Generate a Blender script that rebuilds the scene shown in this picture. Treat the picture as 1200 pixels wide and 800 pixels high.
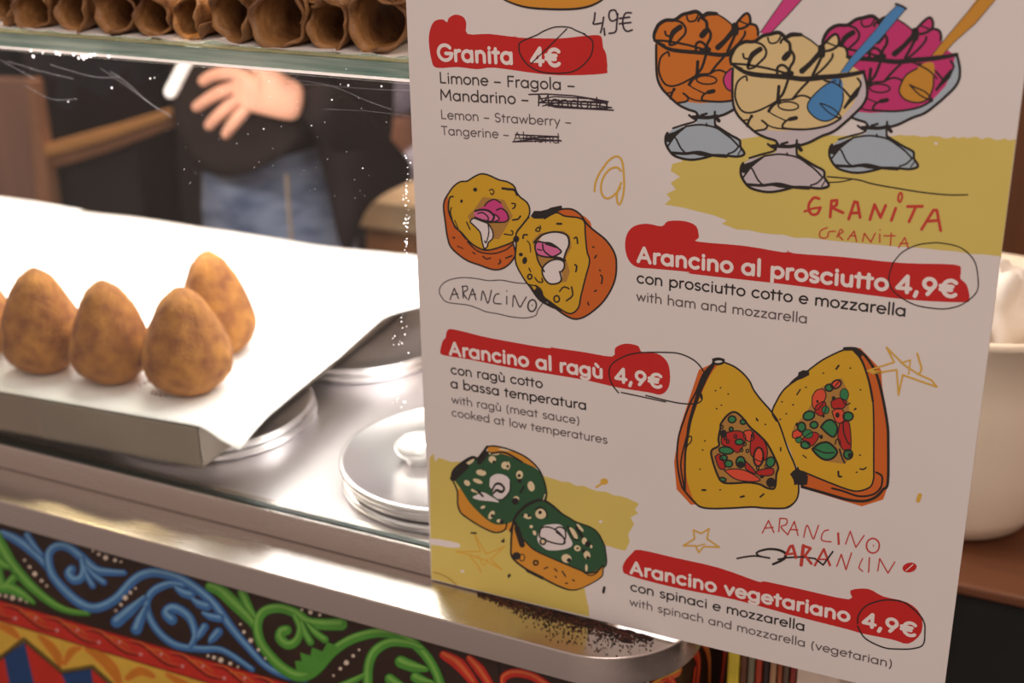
import bpy, bmesh, math, random
from mathutils import Vector, Matrix, noise
for _o in list(bpy.data.objects): bpy.data.objects.remove(_o)
SC = bpy.context.scene
COL = SC.collection
random.seed(7)
# ---------------------------------------------------------------- camera
# world: X runs right along the counter, Y away from the viewer, Z up; z = 0 is the steel ledge, y = 0 the face of the menu board
CAM = Vector((0.4860142, -0.8288157, 0.6205276))
FPX = 1547.585
RX = Vector((0.90193061, 0.43146328, -0.01898998))
RY = Vector((0.15110606, -0.35645256, -0.92201331))   # image down
RZ = Vector((-0.40458391, 0.82872252, -0.38669218))   # view direction
cam = bpy.data.cameras.new('camera')
cam.sensor_width = 36.0
cam.lens = FPX / 1200 * 36
cam.clip_start = 0.02
cam.clip_end = 60
cam_o = bpy.data.objects.new('camera', cam)
COL.objects.link(cam_o)
M = Matrix.Identity(4)
for i in range(3):
    M[i][0] = RX[i]; M[i][1] = -RY[i]; M[i][2] = -RZ[i]; M[i][3] = CAM[i]
cam_o.matrix_world = M
SC.camera = cam_o

def ray(px, py):
    return RX * (px - 600) + RY * (py - 400) + RZ * FPX
def at(px, py, Y=None, Z=None, X=None):
    r = ray(px, py)
    if Y is not None: s = (Y - CAM.y) / r.y
    elif Z is not None: s = (Z - CAM.z) / r.z
    else: s = (X - CAM.x) / r.x
    return CAM + r * s
cam.dof.use_dof = True
cam.dof.focus_distance = (at(760, 330, Y=0) - CAM).dot(RZ)
cam.dof.aperture_fstop = 4.6
# ---------------------------------------------------------------- world and light
SC.view_settings.view_transform = 'Standard'
SC.view_settings.look = 'None'
SC.view_settings.gamma = 1
SC.view_settings.use_curve_mapping = False
SC.view_settings.exposure = 0.0
w = bpy.data.worlds.new('world'); SC.world = w; w.use_nodes = True
w.node_tree.nodes['Background'].inputs[0].default_value = (1.0, 0.76, 0.66, 1)
w.node_tree.nodes['Background'].inputs[1].default_value = 0.46

def area(name, loc, target, size, size_y, power, color):
    l = bpy.data.lights.new(name, 'AREA'); l.shape = 'RECTANGLE'
    l.size = size; l.size_y = size_y; l.energy = power; l.color = color
    o = bpy.data.objects.new(name, l); COL.objects.link(o)
    o.location = loc
    d = Vector(target) - Vector(loc)
    o.rotation_euler = d.to_track_quat('-Z', 'Y').to_euler()
    return o
# fluorescent tube in the case under the shelf, ceiling lamps of the hall, plus two added warm spots
area('case_tube_light', (-0.42, 0.27, 0.415), (-0.42, 0.27, 0), 1.15, 0.16, 9.5, (1.0, 0.95, 0.95))
area('hall_ceiling_light', (0.9, -1.6, 2.2), (0.1, 0.0, 0.1), 1.4, 1.4, 24, (1.0, 0.83, 0.74))
area('hall_back_light', (-0.9, 0.95, 1.95), (-0.95, 0.85, 0.0), 0.7, 0.7, 26, (1.0, 0.80, 0.66))
_p = at(125, 606, Z=0); _v = (CAM - _p).normalized()
_l = Vector((-_v.x, 0.34, 0)); _l.z = math.sqrt(1 - _l.x**2 - _l.y**2)
area('added_ledge_lamp', _p + _l * 1.7, _p, 0.08, 0.08, 8.0, (1.0, 0.66, 0.40))  # added warm lamp, placed so its highlight lands on the ledge front
_t = at(224, 10, Y=0.045)
_s = bpy.data.lights.new('added_shell_spot', 'SPOT'); _s.energy = 26; _s.spot_size = math.radians(3.2); _s.spot_blend = 0.8; _s.color = (1.0, 0.66, 0.26); _s.shadow_soft_size = 0.01  # added narrow warm spot that gives one pastry shell its yellow glow
_so = bpy.data.objects.new('added_shell_spot', _s); COL.objects.link(_so); _so.location = _t + Vector((-0.05, -0.25, 0.75)); _so.rotation_euler = (_t - _so.location).to_track_quat('-Z', 'Y').to_euler()
area('side_lamp_light', (0.75, 0.6, 1.25), (0.5, 0.5, 0.1), 0.3, 0.3, 3.2, (1.0, 0.75, 0.52))

# ---------------------------------------------------------------- materials
def mat(name, col, rough=0.5, metal=0.0, var=0.0, vscale=20.0, bump=0.0, bscale=80.0, emit=None, spec=None,
        coat=0.0, stretch=None, sss=0.0, col2=None, detail=4.0):
    m = bpy.data.materials.new(name); m.use_nodes = True
    nt = m.node_tree; b = nt.nodes['Principled BSDF']
    b.inputs['Base Color'].default_value = (*col, 1)
    b.inputs['Roughness'].default_value = rough
    b.inputs['Metallic'].default_value = metal
    if spec is not None: b.inputs['Specular IOR Level'].default_value = spec
    if coat: b.inputs['Coat Weight'].default_value = coat
    if sss:
        b.inputs['Subsurface Weight'].default_value = sss
        b.inputs['Subsurface Radius'].default_value = (0.01, 0.004, 0.002)
    if emit:
        b.inputs['Emission Color'].default_value = (*emit[0], 1)
        b.inputs['Emission Strength'].default_value = emit[1]
    tc = nt.nodes.new('ShaderNodeTexCoord')
    src = tc.outputs['Object']
    if stretch:
        mp = nt.nodes.new('ShaderNodeMapping'); mp.inputs['Scale'].default_value = stretch
        nt.links.new(src, mp.inputs['Vector']); src = mp.outputs['Vector']
    if var or col2:
        n = nt.nodes.new('ShaderNodeTexNoise'); n.inputs['Scale'].default_value = vscale
        n.inputs['Detail'].default_value = detail
        nt.links.new(src, n.inputs['Vector'])
        r = nt.nodes.new('ShaderNodeValToRGB')
        r.color_ramp.elements[0].position = 0.32; r.color_ramp.elements[1].position = 0.68
        c2 = col2 if col2 else tuple(max(0, c * (1 - var)) for c in col)
        r.color_ramp.elements[0].color = (*c2, 1); r.color_ramp.elements[1].color = (*col, 1)
        nt.links.new(n.outputs['Fac'], r.inputs['Fac'])
        nt.links.new(r.outputs['Color'], b.inputs['Base Color'])
    if bump:
        n = nt.nodes.new('ShaderNodeTexNoise'); n.inputs['Scale'].default_value = bscale
        n.inputs['Detail'].default_value = 3
        nt.links.new(src, n.inputs['Vector'])
        bp = nt.nodes.new('ShaderNodeBump'); bp.inputs['Strength'].default_value = bump
        bp.inputs['Distance'].default_value = 0.002
        nt.links.new(n.outputs['Fac'], bp.inputs['Height'])
        nt.links.new(bp.outputs['Normal'], b.inputs['Normal'])
    return m

def steel(name, col=(0.66, 0.60, 0.565), rough=0.24, stretch=(3, 160, 160), r2=0.10, aniso=0.0):
    m = mat(name, col, rough, 1.0)
    nt = m.node_tree; b = nt.nodes['Principled BSDF']
    tc = nt.nodes.new('ShaderNodeTexCoord'); mp = nt.nodes.new('ShaderNodeMapping')
    mp.inputs['Scale'].default_value = stretch
    n = nt.nodes.new('ShaderNodeTexNoise'); n.inputs['Scale'].default_value = 5
    n.inputs['Detail'].default_value = 5
    nt.links.new(tc.outputs['Object'], mp.inputs['Vector']); nt.links.new(mp.outputs['Vector'], n.inputs['Vector'])
    mr = nt.nodes.new('ShaderNodeMapRange')
    mr.inputs['To Min'].default_value = rough - r2 / 2; mr.inputs['To Max'].default_value = rough + r2
    nt.links.new(n.outputs['Fac'], mr.inputs['Value']); nt.links.new(mr.outputs['Result'], b.inputs['Roughness'])
    if aniso:
        b.inputs['Anisotropic'].default_value = aniso
        tg = nt.nodes.new('ShaderNodeTangent'); tg.direction_type = 'RADIAL'; tg.axis = 'X'
        nt.links.new(tg.outputs[0], b.inputs['Tangent'])
    return m

def pane_mat(name, tint=(0.97, 0.99, 0.98), gloss=0.7, rough=0.02):
    m = bpy.data.materials.new(name); m.use_nodes = True
    nt = m.node_tree; nt.nodes.remove(nt.nodes['Principled BSDF'])
    out = nt.nodes['Material Output']
    t = nt.nodes.new('ShaderNodeBsdfTransparent'); t.inputs[0].default_value = (*tint, 1)
    g = nt.nodes.new('ShaderNodeBsdfGlossy'); g.inputs['Roughness'].default_value = rough
    lw = nt.nodes.new('ShaderNodeLayerWeight'); lw.inputs['Blend'].default_value = 0.5
    pw = nt.nodes.new('ShaderNodeMath'); pw.operation = 'POWER'; pw.inputs[1].default_value = 4.5
    mr = nt.nodes.new('ShaderNodeMath'); mr.operation = 'MULTIPLY_ADD'; mr.inputs[1].default_value = gloss; mr.inputs[2].default_value = 0.03
    nt.links.new(lw.outputs['Facing'], pw.inputs[0]); nt.links.new(pw.outputs[0], mr.inputs[0])
    mx = nt.nodes.new('ShaderNodeMixShader')
    nt.links.new(mr.outputs[0], mx.inputs[0]); nt.links.new(t.outputs[0], mx.inputs[1]); nt.links.new(g.outputs[0], mx.inputs[2])
    nt.links.new(mx.outputs[0], out.inputs['Surface'])
    return m

MT = {}
MT['steel'] = steel('brushed_steel', rough=0.26, stretch=(1.2, 25, 25), r2=0.03, aniso=0.8)
MT['steel_floor'] = steel('case_floor_steel', (0.86, 0.83, 0.85), 0.30, (2, 2, 2), r2=0.03)
MT['steel_lid'] = steel('lid_steel', (0.85, 0.82, 0.83), 0.28, (2, 2, 2), r2=0.03)
MT['tray'] = mat('taupe_tray', (0.30, 0.25, 0.20), 0.55, 0.3, var=0.15, vscale=15)
MT['paper'] = mat('white_paper', (0.90, 0.88, 0.86), 0.8, bump=0.15, bscale=25, var=0.03, vscale=18)
MT['pane'] = pane_mat('clear_glass')
MT['shelfglass'] = pane_mat('shelf_glass', (0.86, 0.93, 0.85), 0.9)
MT['white'] = mat('board_white', (0.80, 0.775, 0.765), 0.42, var=0.03, vscale=9, bump=0.02)
MT['boardedge'] = mat('board_edge', (0.72, 0.68, 0.62), 0.7, var=0.06)

def translucent(name, col, alpha=1.0):
    m = bpy.data.materials.new(name); m.use_nodes = True
    nt = m.node_tree; nt.nodes.remove(nt.nodes['Principled BSDF']); out = nt.nodes['Material Output']
    d = nt.nodes.new('ShaderNodeBsdfDiffuse'); t = nt.nodes.new('ShaderNodeBsdfTranslucent'); tr = nt.nodes.new('ShaderNodeBsdfTransparent')
    d.inputs[0].default_value = (*col, 1); t.inputs[0].default_value = (*col, 1)
    n = nt.nodes.new('ShaderNodeTexNoise'); n.inputs['Scale'].default_value = 300
    ad = nt.nodes.new('ShaderNodeAddShader'); mx = nt.nodes.new('ShaderNodeMixShader')
    mu = nt.nodes.new('ShaderNodeMath'); mu.operation = 'MULTIPLY_ADD'; mu.inputs[1].default_value = 0.2; mu.inputs[2].default_value = alpha - 0.1; mu.use_clamp = True
    nt.links.new(n.outputs['Fac'], mu.inputs[0]); nt.links.new(mu.outputs[0], mx.inputs[0])
    nt.links.new(d.outputs[0], ad.inputs[0]); nt.links.new(t.outputs[0], ad.inputs[1])
    nt.links.new(tr.outputs[0], mx.inputs[1]); nt.links.new(ad.outputs[0], mx.inputs[2]); nt.links.new(mx.outputs[0], out.inputs['Surface'])
    return m
def tag(o, label=None, cat=None, group=None, kind=None):
    if label: o['label'] = label
    if cat: o['category'] = cat
    if group: o['group'] = group
    if kind: o['kind'] = kind
    return o
def empty(name, loc=(0, 0, 0), label=None, cat=None, group=None):
    o = bpy.data.objects.new(name, None); COL.objects.link(o); o.location = loc
    o.empty_display_size = 0.02
    return tag(o, label, cat, group)
def mesh(name, verts, faces, mats, parent=None, fm=None, smooth=False):
    me = bpy.data.meshes.new(name)
    off = parent_loc(parent)
    me.from_pydata([tuple(Vector(v) - off) for v in verts], [], faces)
    if not isinstance(mats, (list, tuple)): mats = [mats]
    for m in mats: me.materials.append(m)
    if fm:
        for p, i in zip(me.polygons, fm): p.material_index = i
    if smooth:
        for p in me.polygons: p.use_smooth = True
    me.update()
    o = bpy.data.objects.new(name, me); COL.objects.link(o)
    if parent: o.parent = parent
    return o
def parent_loc(p):
    v = Vector((0, 0, 0))
    while p is not None:
        v += p.location; p = p.parent
    return v
class MB:
    """collects geometry in world coordinates, builds one mesh object"""
    def __init__(s): s.v = []; s.f = []; s.m = []
    def add(s, vs, fs, mi=0):
        n = len(s.v); s.v += [tuple(v) for v in vs]
        for f in fs: s.f.append([n + i for i in f]); s.m.append(mi)
    def box(s, a, b, mi=0):
        x0, y0, z0 = a; x1, y1, z1 = b
        s.add([(x0,y0,z0),(x1,y0,z0),(x1,y1,z0),(x0,y1,z0),(x0,y0,z1),(x1,y0,z1),(x1,y1,z1),(x0,y1,z1)],
              [(0,3,2,1),(4,5,6,7),(0,1,5,4),(1,2,6,5),(2,3,7,6),(3,0,4,7)], mi)
    def prism(s, poly, z0, z1, mi=0):
        n = len(poly)
        s.add([(p[0], p[1], z0) for p in poly] + [(p[0], p[1], z1) for p in poly],
              [tuple(range(n))[::-1], tuple(range(n, 2 * n))] + [(i, (i + 1) % n, n + (i + 1) % n, n + i) for i in range(n)], mi)
    def lathe(s, prof, c, n=64, mi=0):
        vs = []
        for r, z in prof:
            for k in range(n):
                a = 2 * math.pi * k / n
                vs.append((c[0] + r * math.cos(a), c[1] + r * math.sin(a), c[2] + z))
        fs = []
        for i in range(len(prof) - 1):
            for k in range(n):
                fs.append((i*n+k, i*n+(k+1)%n, (i+1)*n+(k+1)%n, (i+1)*n+k))
        s.add(vs, fs, mi)
    def bar(s, p, q, wx, wz, mi=0):
        p = Vector(p); q = Vector(q); d = (q - p).normalized()
        u = d.cross(Vector((0, 0, 1)));
        if u.length < 1e-4: u = Vector((1, 0, 0))
        u.normalize(); v = u.cross(d)
        vs = []
        for e in (p, q):
            for a, b in ((-1,-1),(1,-1),(1,1),(-1,1)): vs.append(e + u*a*wx/2 + v*b*wz/2)
        s.add(vs, [(0,1,2,3),(7,6,5,4),(0,4,5,1),(1,5,6,2),(2,6,7,3),(3,7,4,0)], mi)
    def build(s, name, mats, parent=None, smooth=False, bevel=0):
        o = mesh(name, s.v, s.f, mats, parent, s.m, smooth)
        if bevel:
            b = o.modifiers.new('bevel', 'BEVEL'); b.width = bevel; b.segments = 2; b.limit_method = 'ANGLE'
        return o
def cat_rom(P, closed=False, n=6):
    P = [Vector((p[0], p[1])) for p in P]
    if len(P) < 3 and not closed: return P
    out = []; N = len(P)
    rng = range(N) if closed else range(N - 1)
    for i in rng:
        if closed: a, b, c, d = P[(i-1) % N], P[i], P[(i+1) % N], P[(i+2) % N]
        else: a, b, c, d = P[max(i-1, 0)], P[i], P[i+1], P[min(i+2, N-1)]
        for k in range(n):
            t = k / n
            out.append(0.5 * ((2*b) + (c-a)*t + (2*a-5*b+4*c-d)*t*t + (3*b-a-3*c+d)*t**3))
    if not closed: out.append(P[-1])
    return out

# ---------------------------------------------------------------- flat print: filled shapes and pen strokes lying on a plane
class Ink:
    """plane print; map2 turns a 2-D point into a point of the printed surface, out is its outward normal"""
    def __init__(s, map2, out, gap=2.0e-5):
        s.map = map2; s.out = Vector(out); s.gap = gap; s.k = 0; s.base = 1
        s.mb = MB(); s.mats = []
    def mi(s, m):
        if m not in s.mats: s.mats.append(m)
        return s.mats.index(m)
    def off(s, layer):
        s.k = (s.k + 1) % 12
        return s.out * (s.gap * (layer * 1.0) + s.k * 1.3e-6 + 0.00005)
    def poly(s, P, m, layer=1, smooth=True, n=4):
        Q = cat_rom(P, True, n) if smooth else [Vector((p[0], p[1])) for p in P]
        o = s.off(layer)
        V = [s.map(q.x, q.y) + o for q in Q]
        from mathutils.geometry import tessellate_polygon
        T = tessellate_polygon([[Vector((q.x, q.y, 0)) for q in Q]])
        F = []
        for t in T:
            nrm = (V[t[1]] - V[t[0]]).cross(V[t[2]] - V[t[0]])
            F.append(tuple(t) if nrm.dot(s.out) > 0 else tuple(reversed(t)))
        s.mb.add(V, F, s.mi(m))
    def ell(s, cx, cy, rx, ry, m, layer=1, rot=0, line=None, lw=1.2):
        a = math.radians(rot)
        P = []
        for k in range(18):
            t = 2 * math.pi * k / 18
            x, y = rx * math.cos(t), ry * math.sin(t)
            P.append((cx + x*math.cos(a) - y*math.sin(a), cy + x*math.sin(a) + y*math.cos(a)))
        if m: s.poly(P, m, layer, False)
        if line: s.stroke(P + [P[0], P[1]], lw * 1.35, line, layer + 0.5, smooth=False)
    def stroke(s, P, wd, m, layer=2, smooth=True, closed=False, n=5, taper=False):
        Q = cat_rom(P, closed, n) if (smooth and len(P) > 2) else [Vector((p[0], p[1])) for p in P]
        if closed: Q = Q + [Q[0]]
        R = [Q[0]]
        for q in Q[1:]:
            if (q - R[-1]).length > 1e-6: R.append(q)
        Q = R
        if len(Q) < 2: return
        # split at sharp corners so that every straight run keeps its full width
        cuts = [i for i in range(1, len(Q)-1) if (Q[i]-Q[i-1]).normalized().dot((Q[i+1]-Q[i]).normalized()) < 0.7]
        if cuts:
            tot = len(Q) - 1
            def wat(i):
                if not isinstance(wd, (list, tuple)): return wd
                t = i / tot * (len(wd)-1); j = min(int(t), len(wd)-2); return wd[j] + (wd[j+1]-wd[j])*(t-j)
            b_ = [0] + cuts + [tot]
            for u, v in zip(b_, b_[1:]):
                s.stroke([tuple(q) for q in Q[u:v+1]], [wat(i) for i in range(u, v+1)] if isinstance(wd, (list, tuple)) else wd, m, layer, smooth=False)
            return
        o = s.off(layer); N = len(Q)
        V = []
        for i, q in enumerate(Q):
            if i == 0: d = Q[1] - Q[0]
            elif i == N-1: d = Q[-1] - Q[-2]
            else:
                d1 = (Q[i] - Q[i-1]).normalized(); d2 = (Q[i+1] - Q[i]).normalized()
                d = d1 + d2
                if d.length < 0.3: d = d1
            d = d.normalized()
            wi = wd[min(int(i / (N-1) * (len(wd)-1)), len(wd)-2)] if isinstance(wd, (list, tuple)) else wd
            if isinstance(wd, (list, tuple)):
                t = i / (N-1) * (len(wd)-1); j = min(int(t), len(wd)-2); wi = wd[j] + (wd[j+1]-wd[j])*(t-j)
            nn = Vector((-d.y, d.x)) * wi / 2
            V += [q + nn, q - nn]
        W = [s.map(v.x, v.y) + o for v in V]
        F = []
        for i in range(N-1):
            f = (2*i, 2*i+1, 2*i+3, 2*i+2)
            nrm = (W[f[1]]-W[f[0]]).cross(W[f[2]]-W[f[0]]) + (W[f[2]]-W[f[0]]).cross(W[f[3]]-W[f[0]])
            F.append(f if nrm.dot(s.out) > 0 else tuple(reversed(f)))
        mi = s.mi(m)
        s.mb.add(W, F, mi)
        # round ends and joints
        idx = [0, N-1]
        for i in range(1, N-1):
            if (Q[i]-Q[i-1]).normalized().dot((Q[i+1]-Q[i]).normalized()) < 0.6: idx.append(i)
        for i in idx:
            if isinstance(wd, (list, tuple)):
                t = i / (N-1) * (len(wd)-1); j = min(int(t), len(wd)-2); wi = wd[j] + (wd[j+1]-wd[j])*(t-j)
            else: wi = wd
            if wi < 1e-6: continue
            C = [Q[i] + Vector((math.cos(a), math.sin(a))) * wi/2 for a in [2*math.pi*k/10 for k in range(10)]]
            o2 = s.off(layer)
            D = [s.map(c.x, c.y) + o2 for c in C]
            f = tuple(range(10))
            nrm = (D[1]-D[0]).cross(D[2]-D[0])
            s.mb.add(D, [f if nrm.dot(s.out) > 0 else tuple(reversed(f))], mi)
    def build(s, name, parent):
        return s.mb.build(name, s.mats, parent)
# ---------------------------------------------------------------- setting
floor_m = mat('dark_floor_tiles', (0.05, 0.035, 0.028), 0.5, var=0.4, vscale=3)
b = MB(); b.box((-4, -1.2, -0.99), (2.6, 3.2, -0.95)); tag(b.build('floor', floor_m), kind='structure')
wall_m = mat('dark_brown_wall', (0.030, 0.022, 0.022), 0.7, var=0.4, vscale=4)
b = MB(); b.box((-4, 2.6, -0.95), (2.6, 2.68, 2.3)); tag(b.build('wall_back', wall_m), kind='structure')
wood_wall = mat('reddish_wood_wall', (0.20, 0.075, 0.030), 0.45, var=0.45, vscale=6, stretch=(1, 1, 0.15))
b = MB(); b.box((-0.1, 1.75, -0.95), (2.2, 1.80, 2.3)); tag(b.build('wall_right', wood_wall), kind='structure')

# ---------------------------------------------------------------- the counter
counter = empty('market_counter', (-0.3, 0.27, -0.95), 'steel-edged market counter with a painted folk-art front and rounded corner', 'counter')
LY = -0.046
def outline(inset=0.0, n=48, xl=-1.25, yb=0.62):
    P = [(xl, LY + inset)]
    cx, cy, r = 0.145, 0.036, 0.082 - inset
    for k in range(n + 1):
        a = -math.pi/2 + (math.pi/2) * k / n
        P.append((cx + r*math.cos(a), cy + r*math.sin(a)))
    P += [(cx + r, yb), (xl, yb)]
    return P
b = MB(); b.prism(outline(), -0.028, 0.0)
ledge = b.build('steel_ledge', MT['steel'], counter, bevel=0.0016)
for p in ledge.data.polygons: p.use_smooth = abs(p.normal.z) < 0.5
ledge.modifiers['bevel'].harden_normals = True
b = MB(); b.box((-1.25, 0.0045, 0.0003), (0.16, 0.024, 0.0268))
b.build('glass_rail', MT['steel'], counter, bevel=0.0012)
b = MB(); b.box((-1.25, 0.0075, 0.0245), (0.16, 0.0135, 0.0283))
b.build('rubber_gasket', mat('black_gasket', (0.02, 0.03, 0.026), 0.4, var=0.2), counter)
b = MB(); b.box((-1.25, 0.0245, 0.0003), (0.16, 0.60, 0.022))
b.build('case_floor', MT['steel_floor'], counter)
panel_m = mat('painted_panel_ground', (0.040, 0.020, 0.014), 0.35, var=0.3, vscale=30)
b = MB(); b.prism(outline(0.012), -0.93, -0.0281)
b.build('painted_panel', panel_m, counter, smooth=False)
b = MB(); b.prism(outline(0.03), -0.95, -0.93)
b.build('plinth', mat('black_plinth', (0.02, 0.02, 0.02), 0.6, var=0.2), counter)

# painted folk scrolls on the front face of the panel
PY = LY + 0.012
pk = Ink(lambda x, y: at(x, y, Y=PY), (0, -1, 0))
_pn = ['blue_scroll']
def ppart(name):
    global pk
    if pk.mb.f:
        q_ = pk.build(_pn[0], counter)
        if _pn[0] in ('white_dot_row', 'beaded_zigzag'): q_['kind'] = 'stuff'
    pk = Ink(lambda x, y: at(x, y, Y=PY), (0, -1, 0)); _pn[0] = name
def pm(name, c, r=0.35): return mat(name, c, r, var=0.12, vscale=60, coat=0.2)
C_bl, C_bl2, C_bl3 = pm('paint_blue', (0.055, 0.20, 0.50)), pm('paint_light_blue', (0.20, 0.45, 0.72)), pm('paint_dark_blue', (0.02, 0.07, 0.22))
C_gr, C_gr2, C_gr3 = pm('paint_green', (0.09, 0.36, 0.045)), pm('paint_light_green', (0.22, 0.55, 0.10)), pm('paint_dark_green', (0.025, 0.13, 0.02))
C_rd, C_rd2, C_rd3 = pm('paint_red', (0.62, 0.035, 0.022)), pm('paint_orange_red', (0.80, 0.16, 0.05)), pm('paint_dark_red', (0.25, 0.012, 0.01))
C_ye, C_or, C_wh = pm('paint_yellow', (0.80, 0.52, 0.07)), pm('paint_orange', (0.68, 0.24, 0.025)), pm('paint_cream', (0.85, 0.74, 0.60))
C_bk = pm('paint_black', (0.012, 0.010, 0.010))
SH = {'b': (C_bl3, C_bl, C_bl2), 'g': (C_gr3, C_gr, C_gr2), 'r': (C_rd3, C_rd, C_rd2)}
def scroll(P, w, c, L=3):
    d, m, l = SH[c]
    ww = w if isinstance(w, (list, tuple)) else [w * 0.7, w, w, w * 0.8]
    ww = [x * 1.14 for x in ww]
    pk.stroke(P, [x + 2.0 for x in ww], d, L)
    pk.stroke(P, ww, m, L + 1)
    pk.stroke([(x - 0.10 * max(ww), y - 0.16 * max(ww)) for x, y in P], [x * 0.38 for x in ww], l, L + 2)
def leaf(p, q, w, c, L=5):
    scroll([p, ((p[0]+q[0])/2 - 1, (p[1]+q[1])/2 + 1), q], [w * 0.35, w * 0.9, w], c, L)
# blue
scroll([(2,624),(14,629),(27,637),(45,652),(57,668)], [6,9,9,4], 'b')
leaf((50,650),(32,627),7,'b')
scroll([(146,671),(128,670),(112,667),(95,652),(80,641),(66,640),(57,650),(60,670),(72,687),(92,705),(112,712),(135,702),(155,681),(170,672),(188,671),(216,680),(248,704),(272,736),(290,757),(312,780),(335,792),(358,797)], [5,9,8,8,9,9,9,9,8,6,4], 'b', 6)
scroll([(96,655),(98,668),(95,677),(87,679),(81,672),(84,667)], [5,8,9,9], 'b', 8)
leaf((98,662),(109,686),6,'b',8); leaf((101,663),(122,682),6,'b',8)
scroll([(215,686),(198,684),(180,692),(172,706),(176,724),(188,742),(208,756),(236,760),(262,762),(296,784)], [4,8,7,7,7,6,5], 'b', 7)
scroll([(224,757),(229,744),(224,726),(214,716),(202,712),(195,718),(202,726)], [5,8,10,10], 'b', 8)
for p, q, ww in (((206,688),(224,697),9),((226,702),(243,710),9),((238,718),(258,724),8),((232,748),(240,734),8),((246,752),(256,740),9),((170,700),(137,728),12),((171,712),(160,737),11)):
    leaf(p, q, ww, 'b', 9)
ppart('green_scroll')
# green left
scroll([(-6,628),(6,648),(15,662),(37,687),(62,707),(82,716),(104,719)], [13,11,9,6,3], 'g', 5)
leaf((12,665),(-4,655),9,'g',7); leaf((6,690),(-3,668),10,'g',7); leaf((4,690),(16,677),8,'g',7)
scroll([(-4,690),(12,689),(26,696),(40,706)], [7,11,9,3], 'g', 7)
ppart('green_scroll')
# green right
scroll([(246,687),(260,693),(276,708),(296,728),(304,745)], [9,12,11,5], 'g', 7)
leaf((300,724),(284,694),9,'g',8)
scroll([(400,731),(378,731),(360,728),(347,718),(327,712),(310,716),(302,729),(304,748),(314,765),(332,783),(352,792),(370,784),(390,763),(414,748),(444,741),(474,746),(496,764),(510,785),(520,812)], [12,10,9,9,9,10,11,9,9,9,8], 'g', 8)
scroll([(346,722),(352,736),(348,750),(338,755),(329,748),(330,740),(336,738)], [5,8,10,10], 'g', 9)
leaf((354,728),(364,752),7,'g',10); leaf((360,730),(381,749),7,'g',10)
pk.poly([(348,787),(346,774),(354,774),(352,764),(364,768),(366,758),(378,763),(384,752),(396,757),(385,775),(368,790)], C_gr, 10, False)
scroll([(496,760),(480,754),(458,752),(440,762),(432,780),(431,806)], [4,8,9,9,9], 'g', 9)
for p, q, ww in (((500,784),(470,775),12),((508,800),(487,793),10),((478,806),(457,795),10),((428,790),(396,806),8)):
    leaf(p, q, ww, 'g', 10)
ppart('red_scroll')
# red scrolls at the right end
scroll([(520,767),(538,778),(556,800)], [8,12,8], 'r', 5); scroll([(550,771),(562,784),(574,802)], [6,10,8], 'r', 5)
scroll([(590,806),(590,794),(603,788),(624,792),(646,806)], [5,8,8,7], 'r', 5)
pk.stroke([(585,778),(585,830)], 1.4, C_bk, 12)
ppart('white_dot_row')
# dots
for cl in ([(29,656,1.5),(35,664,1.9),(41,672,2.8),(49,680,2),(55,686,1.5)],
           [(109,645,1.5),(116,649,2),(124,653,3),(135,656,2.2),(142,658,1.4)],
           [(136,715,1.5),(142,708,2),(147,700,3),(153,694,2),(159,689,1.4)],
           [(0,697,1.8),(7,698,2),(15,700,3),(24,702,2),(31,705,1.4)],
           [(282,731,1.4),(286,740,2),(294,750,2.8),(303,761,2),(311,771,1.4)],
           [(244,768,1.6),(251,770,2.2),(259,773,3),(270,777,2.2),(279,781,1.4)],
           [(354,714,1.6),(364,717,2.6),(375,720,1.8)],
           [(391,791,1.4),(399,783,2),(406,776,3),(414,768,2),(421,761,1.4)]):
    ppart('white_dot_row')
    for x, y, r in cl: pk.ell(x, y, r, r, C_wh, 11)
ppart('red_rope_band')
# red rope band
def ln(x, a): return a[0] + a[1] * x
top = (704, 0.286); bot = (727, 0.298)
pk.poly([(-60, ln(-60, top)), (420, ln(420, top)), (420, ln(420, bot)), (-60, ln(-60, bot))], C_rd, 3, False)
pk.stroke([(-60, ln(-60, top)), (420, ln(420, top))], 1.8, C_rd3, 5, False)
pk.stroke([(-60, ln(-60, bot)), (420, ln(420, bot))], 1.8, C_rd3, 5, False)
for k in range(-2, 8):
    x = 4 + 49 * k
    S = [(x, ln(x, top) + 5), (x+16, ln(x+16, top) + 4), (x+30, ln(x+30, top) + 11), (x+46, ln(x+46, top) + 18), (x+62, ln(x+62, top) + 17)]
    pk.stroke(S, [1, 4, 5, 4, 1], C_rd3, 6)
    pk.stroke([(a, c - 2.5) for a, c in S], [0.6, 1.8, 2, 1.4, 0.5], C_rd2, 7)
    pk.stroke([(a + 20, c + 6.5) for a, c in S[:3]], [0.6, 1.6, 0.6], C_or, 7)
    pk.ell(x+14, ln(x+14, top) + 15, 2, 2, pm('paint_pink', (0.8, 0.35, 0.35)) if k == -2 else bpy.data.materials['paint_pink'], 8)
    pk.ell(x+38, ln(x+38, top) + 8, 1.8, 1.8, bpy.data.materials['paint_pink'], 8)
ppart('yellow_leaf_band')
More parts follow.
